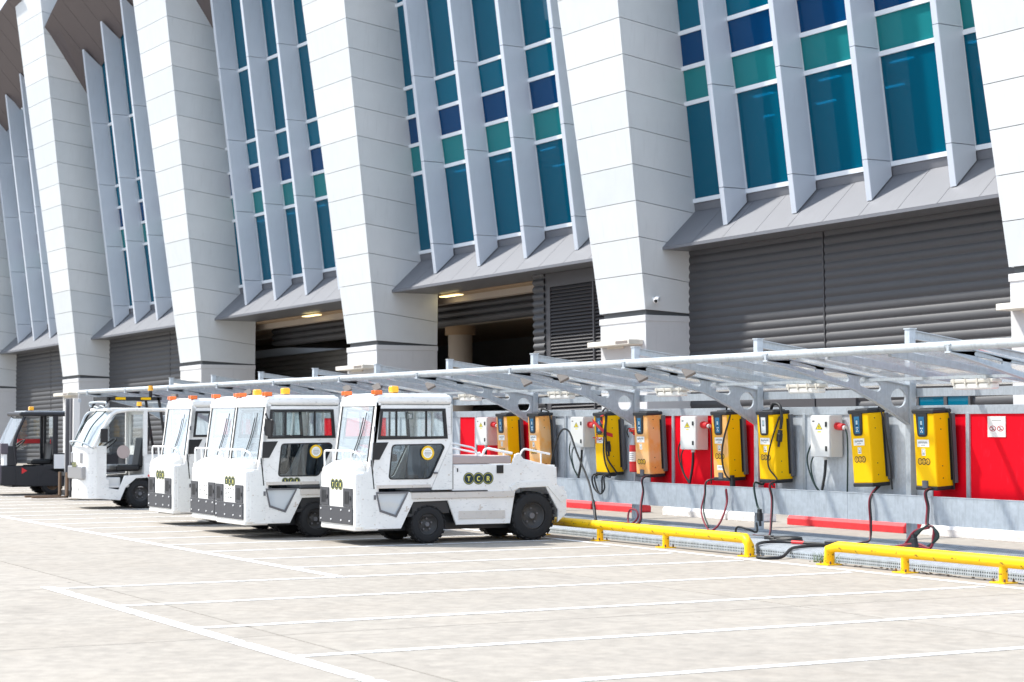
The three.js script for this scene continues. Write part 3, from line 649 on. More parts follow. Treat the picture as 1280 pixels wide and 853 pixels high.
const chF = charger(-21.92, { n: 0, mat: M.charger, scr: 1, label: 'bright yellow battery charger with pale screen and black plug hooked at its side' });
const chG = charger(-19.84, { n: 1, mat: M.charger, rz: 0.035, label: 'tilted bright yellow battery charger beside the junction box on the grey panel' });
const chH = charger(-18.61, { n: 2, mat: M.charger, foot: true, label: 'bright yellow battery charger beside the no smoking sign' });
{ // red tape on C
  part('red_tape', [slab([[-.004, .90, .3245], [-.004, .84, .3245], [.394, .635, .3245], [.394, .70, .3245]], .002), slab([[.3925, .70, .325], [.3925, .64, .325], [.3925, .60, .20], [.3925, .66, .20]], -.002),
    ...[[.02, .60], [.06, .55], [.10, .62], [.28, .95], [.30, .88], [.26, .84], [.20, .58]].map(([x, y], i) => xf(bx(.10, .018, .002), { rz: i * 1.1, t: [x + .02, y, .3245] }))], M.red, chC);
}
// cables and plugs: coordinates in each charger's own frame
const plug = (g, x, y, z, rz = 0) => part('plug', xf(mergeGeometries([fin(bx(.07, .12, .06, 0, 0, 0, .012)), fin(bx(.05, .05, .045, 0, .08, 0)), fin(cyl(.018, .08, 0, -.09, 0))]), { rz, t: [x, y, z] }), M.plastic, g);
C3([[.12, 1.0, .1], [.18, 1.06, .12], [.33, 1.05, .14], [.44, .98, .12], [.46, .6, .1], [.45, .2, .08], [.44, -.05, .06]], .014, M.cable, 'cable', chB);
C3([[.42, .02, .15], [.5, -.14, .2], [.72, .25, .26], [1.1, .68, .3], [1.45, .70, .34], [1.75, .35, .38], [2.2, -.1, .45], [2.62, -.48, .62], [2.85, -.68, .74]], .016, M.cable, 'cable', chB);
part('handle', tube([[2.5, -.38, .56], [2.7, -.55, .66], [2.87, -.69, .75]], .026), M.cable, chB);
CH([[.10, 1.0, .2], [.2, 1.06, .2], [.34, 1.02, .24], [.39, .8, .33], [.33, .45, .34], [.36, .2, .34], [.43, -.02, .3], [.3, -.28, .3], [.08, -.2, .25], [.04, .02, .2]], .011, M.cable, 'cable', chC);
CH([[.14, .02, .2], [.14, -.15, .22], [.25, -.29, .28], [.4, -.2, .28], [.46, .02, .2], [.42, .3, .34], [.42, .7, .34], [.37, 1.0, .3]], .011, M.cable, 'cable', chC);
plug(chC, .41, .44, .30);
CH([[.38, .98, .28], [.42, .7, .345], [.41, .5, .33]], .011, M.cable, 'cable', chC);
CH([[.36, .02, .15], [.33, -.2, .3], [.3, -.42, .6], [.38, -.62, 1.0], [.28, -.69, 1.1], [.05, -.68, 1.05], [.05, -.5, .9], [.25, -.48, .95], [.32, -.58, 1.0], [.1, -.70, .9], [-.3, -.705, .85], [-.8, -.71, .82]], .012, M.cableRed, 'cable', chD);
CH([[.38, .02, .14], [.34, -.22, .3], [.32, -.44, .6], [.4, -.64, 1.0], [.26, -.7, 1.12], [.02, -.69, 1.02], [-.5, -.71, .86]], .010, M.cable, 'cable', chD);
CH([[.12, .98, .12], [.18, 1.08, .14], [.3, 1.06, .16], [.39, .92, .25], [.37, .6, .36], [.32, .35, .37], [.36, .12, .36], [.42, .0, .3]], .011, M.cable, 'cable', chE);
plug(chE, .425, -.02, .28);
CH([[.43, -.1, .26], [.44, -.3, .4], [.36, -.56, .9], [.18, -.69, 1.1], [-.1, -.71, 1.1], [-.45, -.712, 1.0], [-.75, -.712, .9]], .012, M.cableRed, 'cable', chE);
CH([[.03, .02, .2], [-.12, -.2, .3], [-.18, -.45, .6], [.02, -.66, .95], [.2, -.71, 1.1]], .010, M.cableRed, 'cable', chE);
CH([[.42, -.12, .27], [.42, -.32, .4], [.34, -.58, .85], [.15, -.70, 1.08], [-.2, -.715, 1.05]], .009, M.cable, 'cable', chE);
CH([[.05, .02, .18], [-.1, -.2, .28], [-.12, -.45, .58], [.06, -.66, .9]], .009, M.cableGreen, 'cable', chE);
CH([[.10, .98, .14], [.2, 1.09, .15], [.36, 1.06, .16], [.44, .9, .2], [.46, .75, .24]], .018, M.cable, 'cable', chF);
plug(chF, .44, .63, .25, -.25);
CH([[.42, .92, .22], [.38, .6, .34], [.28, .35, .345], [.3, .2, .345], [.4, .06, .3], [.47, -.04, .16]], .009, M.cable, 'cable', chF);
CH([[-.02, .96, .12], [-.03, .5, .14], [-.03, .0, .2], [.05, -.3, .4], [.13, -.38, .43]], .012, M.cableGreen, 'cable', chF);
plug(chF, .14, -.46, .43);
CH([[.1, -.54, .85], [.12, -.66, 1.0], [-.05, -.62, 1.2], [-.28, -.6, 1.25], [-.3, -.705, 1.3], [-.05, -.71, 1.3], [.15, -.71, 1.2], [.45, -.705, 1.0]], .012, M.cable, 'cable', chF);
CH([[.36, .02, .16], [.4, -.2, .3], [.42, -.45, .7], [.42, -.69, 1.05], [.25, -.71, 1.1], [.05, -.71, 1.05]], .012, M.cableRed, 'cable', chF);
CH([[.38, .02, .14], [.42, -.2, .3], [.44, -.45, .7], [.43, -.69, 1.05], [.3, -.715, 1.1]], .009, M.cable, 'cable', chF);
C3([[.36, 1.0, .1], [.42, 1.02, .12], [.46, .7, .1], [.49, .3, .08], [.47, -.05, .06]], .011, M.cable, 'cable', chG);
C3([[.34, .02, .16], [.4, -.14, .38], [.4, -.45, .40], [.42, -.68, .44], [.5, -.705, .62], [.70, -.71, .95], [.62, -.71, 1.2], [.3, -.70, 1.3]], .012, M.cableRed, 'cable', chG);
C3([[.36, .02, .14], [.43, -.14, .38], [.43, -.45, .40], [.45, -.68, .46], [.54, -.705, .66], [.74, -.71, .98], [.66, -.71, 1.24]], .010, M.cable, 'cable', chG);
CH([[.28, .02, .16], [.3, -.2, .3], [.28, -.4, .55], [.33, -.43, .62]], .012, M.cableRed, 'cable', chH);
CH([[.3, .02, .14], [.33, -.2, .3], [.31, -.4, .55], [.36, -.43, .62]], .010, M.cable, 'cable', chH);
for (let k = 0; k < 6; k++) { const a = k * 1.05, q = .05 * Math.sin(k * 2.2); // hank of cable standing on the platform
  CH([[.34, -.42 + q * .4, .64], [.12 + q, -.5, .7], [-.08 + q, -.68, .78], [-.18 + q * 2, -.705, .82], [.1, -.70 + .01 * k, .80], [.3 - q, -.69, .76], [.46 + q, -.55, .7], [.42, -.44, .66], [.34, -.42, .64]], .013, k % 3 === 2 ? M.cableRed : k % 2 ? M.cableGreen : M.cable, 'cable', chH); }
plug(chH, .44, -.6, .74, .15);
CH([[.395, .98, .1], [.43, .9, .08], [.435, .4, .07], [.42, .0, .06]], .010, M.cable, 'cable', chH);

// long lead looping from the platform over its edge onto the concrete
{
  const g = group('charging_lead'), X = -19.84, Z = -16.02;
  part('lead', tube([[.62, .10, 1.25], [.45, .105, 1.35], [.10, .11, 1.5], [.05, .11, 1.75], [.30, .105, 2.05], [.62, .085, 2.28], [.95, .024, 2.50], [1.16, .02, 2.66], [1.34, .02, 2.62], [1.36, .03, 2.45], [1.16, .10, 2.18], [.95, .105, 1.9], [.85, .105, 1.6], [.80, .10, 1.35]].map(([x, y, z]) => [X + x, y, Z + z]), .019, 160, 8), M.cable, g);
  part('red_sleeve', tube([[.36, .108, 1.38], [.2, .11, 1.45]].map(([x, y, z]) => [X + x, y, Z + z]), .023, 6, 8), M.red, g);
  part('plug', xf(bx(.16, .06, .09, 0, 0, 0, .015), { ry: .5, t: [X + .68, .115, Z + 1.2] }), M.plastic, g);
  tag(g, 'long black cable looping over the platform edge onto the concrete', 'cable');
}
// coiled cable lying on the platform
{
  const g = group('cable_coil'); const pts = [];
  for (let i = 0; i <= 40; i++) { const a = i / 40 * Math.PI * 2 * 3.3; pts.push([Math.cos(a) * (.26 + .03 * Math.sin(i)), .018 + .012 * (i / 13), Math.sin(a) * (.13 + .02 * Math.cos(i * 1.7))]); }
  part('coil', tube(pts, .015, 240, 6), M.cable, g);
  part('plug', bx(.12, .055, .08, -.24, .045, .03, .012), M.plastic, g);
  g.position.set(-20.15, .082, -14.85); g.rotation.y = .3;
  tag(g, 'flat coil of black cable lying on the grating platform', 'cable');
}
// ---------------------------------------------------------------- junction boxes
const warnMat = printMat(128, 256, (x) => {
  x.fillStyle = '#e4e3de'; x.fillRect(0, 0, 128, 256);
  x.fillStyle = '#333'; x.fillRect(10, 28, 16, 8);
  x.fillStyle = '#f1dc2a'; x.beginPath(); x.moveTo(58, 44); x.lineTo(80, 84); x.lineTo(36, 84); x.fill(); x.fillRect(48, 96, 24, 8);
  x.strokeStyle = '#222'; x.lineWidth = 3; x.beginPath(); x.moveTo(58, 44); x.lineTo(80, 84); x.lineTo(36, 84); x.closePath(); x.stroke();
  x.beginPath(); x.moveTo(60, 56); x.lineTo(54, 70); x.lineTo(62, 68); x.lineTo(57, 80); x.stroke();
});
function junction(x, label, big = 1, cables) {
  const g = group('junction_box'), W = .42, H = .5 * big, D = .22;
  part('case', bb(0, W, 0, H, 0, D - .02, .008), M.boxGrey, g);
  part('door', bb(.006, W - .006, .008, H - .008, D - .018, D, .004), M.cleanWhite, g);
  part('warning_print', planeUV(W - .03, H - .03).translate(W / 2, H / 2, D + .001), warnMat, g);
  part('lock', [bb(W - .085, W - .055, H * .72, H * .84, D, D + .012), bb(W - .085, W - .055, H * .14, H * .26, D, D + .012)], M.plastic, g);
  const s = part('socket', [cyl(.05, .05, W + .02, H * .74, D * .45, 'x'), cyl(.045, .11, W + .09, H * .72, D * .45 + .0, 'x')], M.red, g);
  part('socket_cap', [cyl(.03, .05, W + .165, H * .70, D * .45, 'x')], M.boxGrey, s);
  part('gland', cyl(.03, .04, W * .45, -.02, D * .5), M.boxGrey, g);
  C3([[W * .45, -.02, D * .5], [W * .47, -(1.005 - H) * .5, D * .6], [W * .52, -(1.005 - H) + .005, D * .9]], .02, M.cable, 'cable', g);
  C3([[W + .18, H * .68, D * .45], [W + .22, H * .5, D * .45], [W + .2, 0, D * .35], [W + .17, -.5, D * .3]], .011, M.cableGreen, 'cable', g);
  if (cables) { C3([[.0, H * .6, .1], [-.2, .0, .12], [-.1, -.3, .12], [.05, -.5, .1]], .011, M.cableGreen, 'cable', g); C3([[.0, H * .2, .1], [-.12, -.1, .12], [-.05, -.35, .12], [.09, -.5, .1]], .010, M.cableGreen, 'cable', g); }
  g.position.set(x, 1.715 - H, -16.02);
  tag(g, label, 'junction box', 'electrical boxes on the back panels');
}
junction(-30.74, 'pale electrical box on the red panel above the tractor deck', 1);
junction(-27.34, 'pale electrical box on the grey panel left of the taped charger', 1, true);
junction(-24.06, 'pale electrical box on the red panel right of the fire extinguisher', 1, true);
junction(-20.87, 'large pale electrical box on the grey panel beside the tilted charger', 1.12, true);
{ // fire extinguisher
  const g = group('fire_extinguisher');
  const pr = [[0, 0], [.068, 0], [.072, .02], [.072, .44], [.06, .5], [.03, .55], [.022, .58], [0, .58]].map(p => new THREE.Vector2(...p));
  part('bottle', new THREE.LatheGeometry(pr, 24), M.red, g);
  part('shoulder', new THREE.LatheGeometry([[.0735, .42], [.0735, .445], [.0615, .503], [.0315, .553], [.024, .575]].map(p => new THREE.Vector2(...p)), 24), M.extBottle, g);
  const lm = printMat(128, 128, (x) => { x.fillStyle = '#eceae6'; x.fillRect(0, 0, 128, 128); x.fillStyle = '#c22'; x.fillRect(0, 0, 128, 20); x.fillRect(0, 108, 128, 20); x.fillStyle = '#333'; for (let i = 0; i < 4; i++) { x.fillRect(24, 34 + i * 18, 12, 8); x.fillRect(46, 36 + i * 18, 56, 3); } });
  part('label_sticker', keepUV(new THREE.CylinderGeometry(.0735, .0735, .22, 24, 1, true, -1.0, 2.4).translate(0, .24, 0)), lm, g);
  part('valve', [cyl(.02, .06, 0, .6, 0), bx(.05, .03, .12, 0, .64, .02, .006), bx(.02, .02, .1, 0, .67, .04)], M.red, g);
  C3([[0, .6, .03], [-.08, .68, .04], [-.16, .62, .03], [-.13, .54, .02]], .011, M.cable, 'hose', g);
  part('bracket', bx(.1, .04, .17, 0, .3, -.15), M.galv, g);
  g.position.set(-25.36, .85, -15.80);
  tag(g, 'red fire extinguisher with white label between two chargers', 'fire extinguisher');
}
{ // no smoking sign
  const m = printMat(192, 256, (x) => {
    x.fillStyle = '#eeeae4'; x.fillRect(0, 0, 192, 256); x.fillStyle = '#444'; x.fillRect(48, 46, 100, 6);
    for (const cx of [56, 138]) { x.strokeStyle = '#222'; x.lineWidth = 9; x.beginPath(); x.moveTo(cx - 14, 172); x.lineTo(cx + 16, 160); x.stroke(); x.beginPath(); x.moveTo(cx + 4, 158); x.lineTo(cx - 6, 134); x.stroke();
      x.strokeStyle = '#b3202c'; x.lineWidth = 8; x.beginPath(); x.arc(cx, 152, 32, 0, 7); x.stroke(); x.beginPath(); x.moveTo(cx - 22, 130); x.lineTo(cx + 22, 174); x.stroke(); }
  });
  const s = group('prohibition_sign');
  part('board', bx(.31, .25, .006), M.cleanWhite, s);
  part('print', planeUV(.306, .246).translate(0, 0, .0042), m, s);
  s.position.set(-17.52, 1.565, -16.042);
  tag(s, 'white sign with two red crossed circles on the red panel', 'sign');
}

// ---------------------------------------------------------------- yellow guard rails
function rail(x0, x1, posts, endL, endR, label) {
  const g = group('guard_rail'), y = .215, z = -13.5, r = .062;
  const pts = []; if (endL) pts.push([x0, .012, z]); pts.push([x0 + (endL ? .0 : 0), y, z], [x1, y, z]); if (endR) pts.push([x1, .012, z]);
  const path = [];
  if (endL) path.push([x0, .01, z], [x0, y, z]); else path.push([x0, y, z]);
  if (endR) path.push([x1, y, z], [x1, .01, z]); else path.push([x1, y, z]);
  part('beam', pipe(path, r, 16), M.yellow, g);
  for (const p of posts) {
    part('post', cyl(.045, y - .02, p, (y - .02) / 2, z), M.yellow, g);
    const b = part('foot_plate', bb(p - .11, p + .11, .001, .014, z - .09, z + .09), M.yellow, g);
    part('bolt', [[-.08, -.06], [.08, -.06], [-.08, .06], [.08, .06]].map(([a, c]) => cyl(.011, .035, p + a, .028, z + c, 'y', .011, 8)), M.rimRust, b);
  }
  for (const [e, x] of [[endL, x0], [endR, x1]]) if (e) { const b = part('foot_plate', bb(x - .11, x + .11, .001, .014, z - .1, z + .1), M.yellow, g); part('bolt', [[-.09, .05], [.09, .05]].map(([a, c]) => cyl(.011, .035, x + a, .028, z + c, 'y', .011, 8)), M.rimRust, b); }
  tag(g, label, 'guard rail', 'yellow pipe guard rails');
}
rail(-24.7, -19.05, [-24.2, -22.55, -20.9], true, true, 'yellow pipe guard rail running behind the parked tractor wheel');
rail(-17.5, -9.5, [-16.18, -14.67, -13.1, -11.5], true, true, 'yellow pipe guard rail beside the small grass tuft and cable loop');

// kerb blocks behind the shelter
[[-33.9, -30.9, 1, 'red painted kerb block hidden mostly by the tractor deck'], [-30.8, -29.35, 1, 'red painted kerb block seen beneath the taped charger'], [-28.45, -26.5, 0, 'clean white painted kerb block beneath the trough'], [-26.45, -25.55, 0, 'short white painted kerb block beneath the charger with pale screen'], [-24.8, -21.95, 1, 'long red painted kerb block beneath the tilted charger'], [-21.6, -18.3, 0, 'long white painted kerb block beneath the red panel with sign']].forEach(([a, b, red, label], i) => {
  const z = -18.3, sh = shapeOf([[z, .003], [z, .10], [z - .05, .16], [z - .3, .16], [z - .35, .10], [z - .35, .003]]);
  const o = part(numbered('kerb_block'), sideExt(sh, a, b, [], .012), red ? M.kerbRed : M.kerbWhite);
  tag(o, label, 'kerb', 'painted kerb blocks');
});
{ // grass tuft and dead leaves along the rail
  const blades = []; for (let i = 0; i < 90; i++) { const x = rr(-.2, .2), z = rr(-.08, .06), h = rr(.04, .12), a = rr(-.6, .6), b = rr(-.5, .5);
    blades.push(slab([[x, 0, z], [x + .006, 0, z], [x + a * h + .002, h, z + b * h], [x + a * h, h, z + b * h]], .001)); }
  const o = part('grass_tuft', blades, M.grass); o.position.set(-17.75, .001, -13.66); tag(o, 'small green grass tuft at the end of the yellow rail', 'grass', null, 'stuff');
  const lv = []; for (let i = 0; i < 170; i++) { const s = rr(.01, .03); lv.push(xf(bx(s, .006, s * rr(.5, 1.3)), { ry: rr(0, 6), rx: rr(-.4, .4), t: [rr(-18, -8.5), .006, -13.62 + rr(-.14, .12) * rr(.2, 1)] })); }
  tag(part('leaf_litter', lv, M.leaf), 'scatter of dry brown leaves along the foot of the platform', 'leaves', null, 'stuff');
}

// ---------------------------------------------------------------- vehicles (own frame: z towards the nose, x to the side that faces the camera)
function wheel(g, x, y, z, r, w, rimM = M.rim) {
  const o = group('wheel', g), s = Math.sign(x);
  const pr = [[r * .56, -w / 2 + .01], [r * .62, -w / 2], [r * .88, -w / 2 + .004], [r * .965, -w / 2 + .03], [r * .975, 0], [r * .965, w / 2 - .03], [r * .88, w / 2 - .004], [r * .62, w / 2], [r * .56, w / 2 - .01]].map(p => new THREE.Vector2(...p));
  const ty = [new THREE.LatheGeometry(pr, 36)];
  for (let i = 0; i < 22; i++) for (const t of [-1, 1]) ty.push(xf(bx(r * .05, w * .42, r * .16, r * .975, t * w * .27, 0), { ry: (i + (t > 0 ? .5 : 0)) / 22 * Math.PI * 2 }));
  part('tyre', ty.map(q => q.rotateZ(Math.PI / 2)), M.rubber, o);
  const rp = [[0, w * .18], [r * .16, w * .18], [r * .2, w * .08], [r * .42, w * .06], [r * .5, w * .34], [r * .57, w * .44], [r * .57, -w * .4], [0, -w * .4]].map(p => new THREE.Vector2(...p));
  const rm = part('rim', new THREE.LatheGeometry(rp, 28).rotateZ(-Math.PI / 2).scale(s, 1, 1), rimM, o);
  part('hub', [cyl(r * .12, w * .2, s * w * .2, 0, 0, 'x', r * .12, 14), ...[0, 1, 2, 3, 4].map(k => cyl(.014, .03, s * w * .09, Math.cos(k * 1.257) * r * .3, Math.sin(k * 1.257) * r * .3, 'x', .014, 6))], M.plate, rm);
  o.position.set(x, y, z);
}
function seatIn(g, x, y, z, m) {
  const s = group('seat', g);
  part('cushion', bb(x - .24, x + .24, y, y + .12, z - .22, z + .24, .04), m, s);
  part('seat_back', xf(bx(.44, .56, .11, 0, .28, 0, .04), { rx: -.16, t: [x, y + .08, z - .24] }), m, s);
}
const roundSticker = printMat(128, 128, (x) => {
  x.fillStyle = '#f0c21c'; x.fillRect(0, 0, 128, 128); x.fillStyle = '#f2f2ee'; x.beginPath(); x.arc(64, 64, 46, 0, 7); x.fill();
  x.fillStyle = '#555'; for (const [a, b, w, h] of [[40, 40, 48, 4], [36, 54, 56, 7], [32, 67, 64, 6], [38, 79, 52, 6], [46, 91, 36, 4]]) for (let i = 0; i < w; i += 9) x.fillRect(a + i, b, 6, h);
});
const numMat = (t, bg = '#f4f4f2', ink = '#25282b') => printMat(128, 64, (x) => { x.fillStyle = bg; x.fillRect(0, 0, 128, 64); x.fillStyle = ink; x.font = '56px sans-serif'; x.textAlign = 'center'; x.textBaseline = 'middle'; x.fillText(t, 64, 34); });

const winMid = [[1.215, 1.78], [.30, 1.785], [.265, 1.42], [1.255, 1.41]];
const winLow = [[1.07, 1.325], [.33, 1.335], [.285, 1.29], [.50, .86], [1.12, .86]];
function doorOf(g, s) {                 // side door with upper sliding window and lower window
  const d = group('door', g), x0 = s > 0 ? .565 : -.60, x1 = s > 0 ? .60 : -.565, xo = s > 0 ? .606 : -.606;
  const out = [[1.31, .745], [1.352, 1.12], [1.29, 1.845], [.205, 1.85], [.19, 1.36], [.485, .75]];
  part('door_panel', sideExt(shapeOf(out, [roundPoly([[1.235, 1.80], [.28, 1.805], [.245, 1.40], [1.275, 1.39]], .02), roundPoly(winLow, .06)]), x0, x1), M.white, d);
  const f = shapeOf([[1.235, 1.80], [.28, 1.805], [.245, 1.40], [1.275, 1.39]], [[[1.20, 1.765], [.315, 1.77], [.29, 1.435], [1.235, 1.425]]]);
  const wf = part('window_frame', sideExt(f, s > 0 ? .575 : -.608, s > 0 ? .608 : -.575), M.black, d);
  for (const z of [1.0, .56]) part('frame_bar', bb(s * .578, s * .60, 1.42, 1.78, z - .012, z + .012), M.black, wf);
  part('pane', sideExt(winMid, s * .585 - .003, s * .585 + .003), M.pane, d);
  part('pane', sideExt(roundPoly(winLow, .06), s * .58 - .003, s * .58 + .003), M.paneTint, d);
  part('gasket', sideExt(shapeOf(roundPoly(winLow, .06).getPoints(6).map(p => [p.x, p.y]), [roundPoly([[1.05, 1.31], [.335, 1.32], [.305, 1.285], [.51, .875], [1.10, .875]], .05).getPoints(6).map(p => [p.x, p.y])]), s > 0 ? .60 : -.604, s > 0 ? .604 : -.60), M.black, d);
  part('vent', sideExt([[1.34, 1.35], [1.12, 1.355], [1.25, 1.125], [1.355, 1.125]], s > 0 ? .598 : -.606, s > 0 ? .606 : -.598), M.black, d);
  part('sill_plate', bb(s * .60, s * .606, .75, .79, .5, 1.29), M.whiteDirty, d);
  return d;
}
function towTractor(opt) {
  const g = group('tow_tractor'), W = .6;
  // skins
  const skin = [[1.48, .21], [.93, .21], [.75, .56], [.24, .57], [.11, .24], [-.71, .24], [-.79, .68], [-.86, .72], [-1.27, .73], [-1.47, .40], [-1.46, .24], [-1.6, .36], [-1.6, .66], [-1.45, .76], [-1.44, 1.0], [-.92, 1.12], [-.85, 1.2], [-.79, 1.18], [-.74, 1.05], [.17, 1.05], [.17, .70], [.82, .69], [1.0, .36], [1.24, .44], [1.30, .70], [1.345, .97], [1.48, .97]];
  for (const s of [1, -1]) part('side_skin', sideExt(skin, s > 0 ? .565 : -.6, s > 0 ? .6 : -.565, [], .006), M.white, g);
  part('chassis', [bb(-.36, .36, .17, .62, -1.45, 1.5), bb(-.5, .5, .26, .62, -.65, .05)], M.plastic, g);
  part('rear_body', [bb(-.563, .563, .74, 1.03, -1.43, .168), bb(-.563, .563, .3, .74, -1.59, -1.50, .01)], M.white, g);
  part('deck_plate', [slab([[-.55, 1.035, -.78], [.55, 1.035, -.78], [.55, 1.01, -1.43], [-.55, 1.01, -1.43]], .01)], M.plate, g);
  part('seat_pad', bb(-.58, .585, 1.055, 1.165, -.735, .165, .02), M.seatPad, g);
  for (const s of [1, -1]) {
    const b = part('running_board', bb(s * .56, s * .622, .60, .685, -.76, .78, .006), M.whiteDirty, g);
    part('rub_strip', bb(s * .60, s * .626, .687, .70, -.35, .80), M.black, b);
    part('side_hatch', bb(s * .598, s * .609, .315, .425, -.63, .08, .003), M.whiteDirty, g);
    part('fender', sideExt([[-.74, .68], [-.70, .74], [-.80, .80], [-1.32, .82], [-1.52, .60], [-1.6, .62], [-1.6, .56], [-1.5, .52], [-1.29, .74], [-.84, .725]], s > 0 ? .60 : -.615, s > 0 ? .615 : -.60), M.whiteB, g);
    part('step_panel', sideExt([[1.285, .68], [.84, .68], [1.01, .38], [1.235, .455]], s * .58 - .003, s * .58 + .003), M.stepPanel, g);
    part('step_frame', sideExt(shapeOf([[1.30, .70], [.82, .70], [1.0, .36], [1.245, .44]], [[[1.275, .675], [.855, .675], [1.015, .395], [1.225, .465]]]), s > 0 ? .60 : -.605, s > 0 ? .605 : -.60), M.plate, g);
    part('quarter_panel', sideExt([[.475, .755], [.19, 1.35], [.17, 1.86], [.17, .715], [.47, .715]], s > 0 ? .56 : -.597, s > 0 ? .597 : -.56), M.whiteB, g);
    part('pillar', slab([[s > 0 ? .52 : -.6, .97, 1.405], [s > 0 ? .6 : -.52, .97, 1.405], [s > 0 ? .6 : -.52, 1.88, 1.285], [s > 0 ? .6 : -.52, 1.88, 1.285]].map((p, i) => i === 3 ? [s > 0 ? .52 : -.6, 1.88, 1.285] : p), .06), M.white, g);
    wheel(g, s * .49, .255, .52, .255, .2); wheel(g, s * .485, .335, -1.08, .335, .22);
    part('door_seal', slab([[s * .603, .74, 1.335], [s * .603, .74, 1.318], [s * .603, 1.12, 1.358], [s * .603, 1.12, 1.375]], .004), M.black, g);
  }
  // nose
  part('nose', [bb(-.596, .596, .21, .965, 1.30, 1.65, .045), bb(-.57, .57, .19, .25, 1.3, 1.655, .02)], M.white, g);
  part('hood', sideExt([[1.635, .95], [1.63, 1.0], [1.40, 1.12], [1.30, 1.13], [1.30, .95]], -.575, .50, [], .012), M.white, g);
  part('corner_column', bb(.50, .602, .22, .955, 1.335, 1.60, .03), M.whiteB, g);
  const bp = part('bumper_plate', bb(-.585, .52, .27, .495, 1.64, 1.668, .004), M.bumper, g);
  for (const x of [-.52, -.17, .17, .45]) for (const y of [.32, .455]) part('bolt', cyl(.012, .012, x, y, 1.672, 'z', .012, 8), M.cleanWhite, bp);
  for (const x of [-.43, .36]) { const v = part('light_panel', bb(x - .15, x + .15, .50, .745, 1.645, 1.664, .004), M.bumper, g);
    for (const q of [-.07, -.02, .03]) part('slot', bb(x + q - .014, x + q + .014, .54, .705, 1.662, 1.667), M.black, v);
    part('lamp', cyl(.03, .01, x + .095, .62, 1.668, 'z', .03, 14), M.plastic, v); }
  if (!opt.noLogo) { logo(g, .075, q => q.position.set(-.03, .79, 1.652)); }
  if (opt.number) part('number_print', planeUV(.42, .22).translate(-.03, .63, 1.653), numMat(opt.number), g);
  // cab
  part('roof', [bb(-.615, .615, 1.86, 1.985, .175, 1.29, .05), bb(-.56, .56, 1.97, 2.005, .23, 1.2, .015)], M.white, g);
  part('header', bb(-.6, .6, 1.83, 1.9, 1.255, 1.30, .01), M.white, g);
  part('windscreen', slab([[-.53, 1.12, 1.385], [.53, 1.12, 1.385], [.53, 1.85, 1.29], [-.53, 1.85, 1.29]], .006), M.screen, g);
  part('windscreen_seal', [slab([[-.54, 1.10, 1.395], [-.51, 1.10, 1.395], [-.51, 1.86, 1.296], [-.54, 1.86, 1.296]], .012), slab([[.51, 1.10, 1.395], [.54, 1.10, 1.395], [.54, 1.86, 1.296], [.51, 1.86, 1.296]], .012), slab([[-.54, 1.835, 1.3], [.54, 1.835, 1.3], [.54, 1.862, 1.296], [-.54, 1.862, 1.296]], .012)], M.black, g);
  part('wiper', tube([[.05, 1.14, 1.41], [.2, 1.42, 1.37], [.30, 1.68, 1.345]], .007), M.black, part('wiper_blade', tube([[.18, 1.25, 1.395], [.3, 1.5, 1.36], [.37, 1.75, 1.33]], .006), M.black, g));
  part('rear_wall', [bb(-.57, .57, .75, 1.25, .17, .195), bb(-.57, .57, 1.76, 1.87, .17, .195), bb(-.57, -.5, 1.25, 1.76, .17, .195), bb(.5, .57, 1.25, 1.76, .17, .195), bb(-.02, .02, 1.25, 1.76, .17, .195)], M.whiteB, g);
  part('rear_window', bb(-.5, .5, 1.25, 1.76, .18, .186), M.pane, g);
  part('floor', bb(-.56, .56, .36, .40, .35, 1.32), M.plastic, g);
  part('dashboard', [bb(-.5, .5, .85, 1.08, 1.2, 1.34, .03), bb(-.5, -.05, .4, .85, 1.2, 1.33)], M.darkGrey, g);
  part('steering_wheel', [xf(new THREE.TorusGeometry(.17, .016, 8, 24), { rx: -1.05, t: [-.2, 1.14, 1.08] }), xf(bx(.3, .02, .03), { rx: .5, t: [-.2, 1.14, 1.08] }), tube([[-.2, 1.13, 1.08], [-.2, 1.0, 1.2]], .025)], M.black, g);
  seatIn(g, -.2, .68, .62, M.seatBlue); seatIn(g, .32, .68, .55, M.darkGrey);
  part('engine_box', bb(-.56, .56, .4, .68, .2, .75), M.plastic, g);
  doorOf(g, 1);
  const d2 = doorOf(g, -1);
  if (opt.openFar) { d2.position.set(-.6, 0, 1.33); const inner = d2; inner.children.forEach(c => c.geometry && (c.geometry = c.geometry.clone().translate(.6, 0, -1.33))); d2.traverse(c => { if (c.parent !== d2 && c.geometry && c !== d2) c.geometry = c.geometry.clone().translate(.6, 0, -1.33); }); d2.rotation.y = 1.15; }
  // fittings
  for (const s of [-1, 1]) { const c = part('corner_lamp', [bb(s * .5 - .065, s * .5 + .065, 1.985, 2.045, 1.19, 1.30, .01)], M.orange, g); part('lamp_rib', bb(s * .5 - .003, s * .5 + .003, 1.99, 2.047, 1.296, 1.304), M.rimRust, c); }
  if (opt.beacon !== false) { const b = part('beacon', [bx(.115, .10, .115, 0, 2.065, .77, .025)], M.amber, g); part('beacon_base', cyl(.06, .02, 0, 2.012, .77), M.black, b); }
  const rail = (p, r = .014) => part('handrail', pipe(p, r, 8), M.cleanWhite, g);
  rail([[-.56, .97, 1.54], [-.56, 1.235, 1.55], [.36, 1.24, 1.55], [.50, 1.2, 1.50], [.56, 1.04, 1.44]]);
  rail([[-.25, .98, 1.54], [-.25, 1.23, 1.55]]); rail([[.08, .98, 1.54], [.08, 1.23, 1.55]]); rail([[.34, .98, 1.54], [.36, 1.235, 1.55]]);
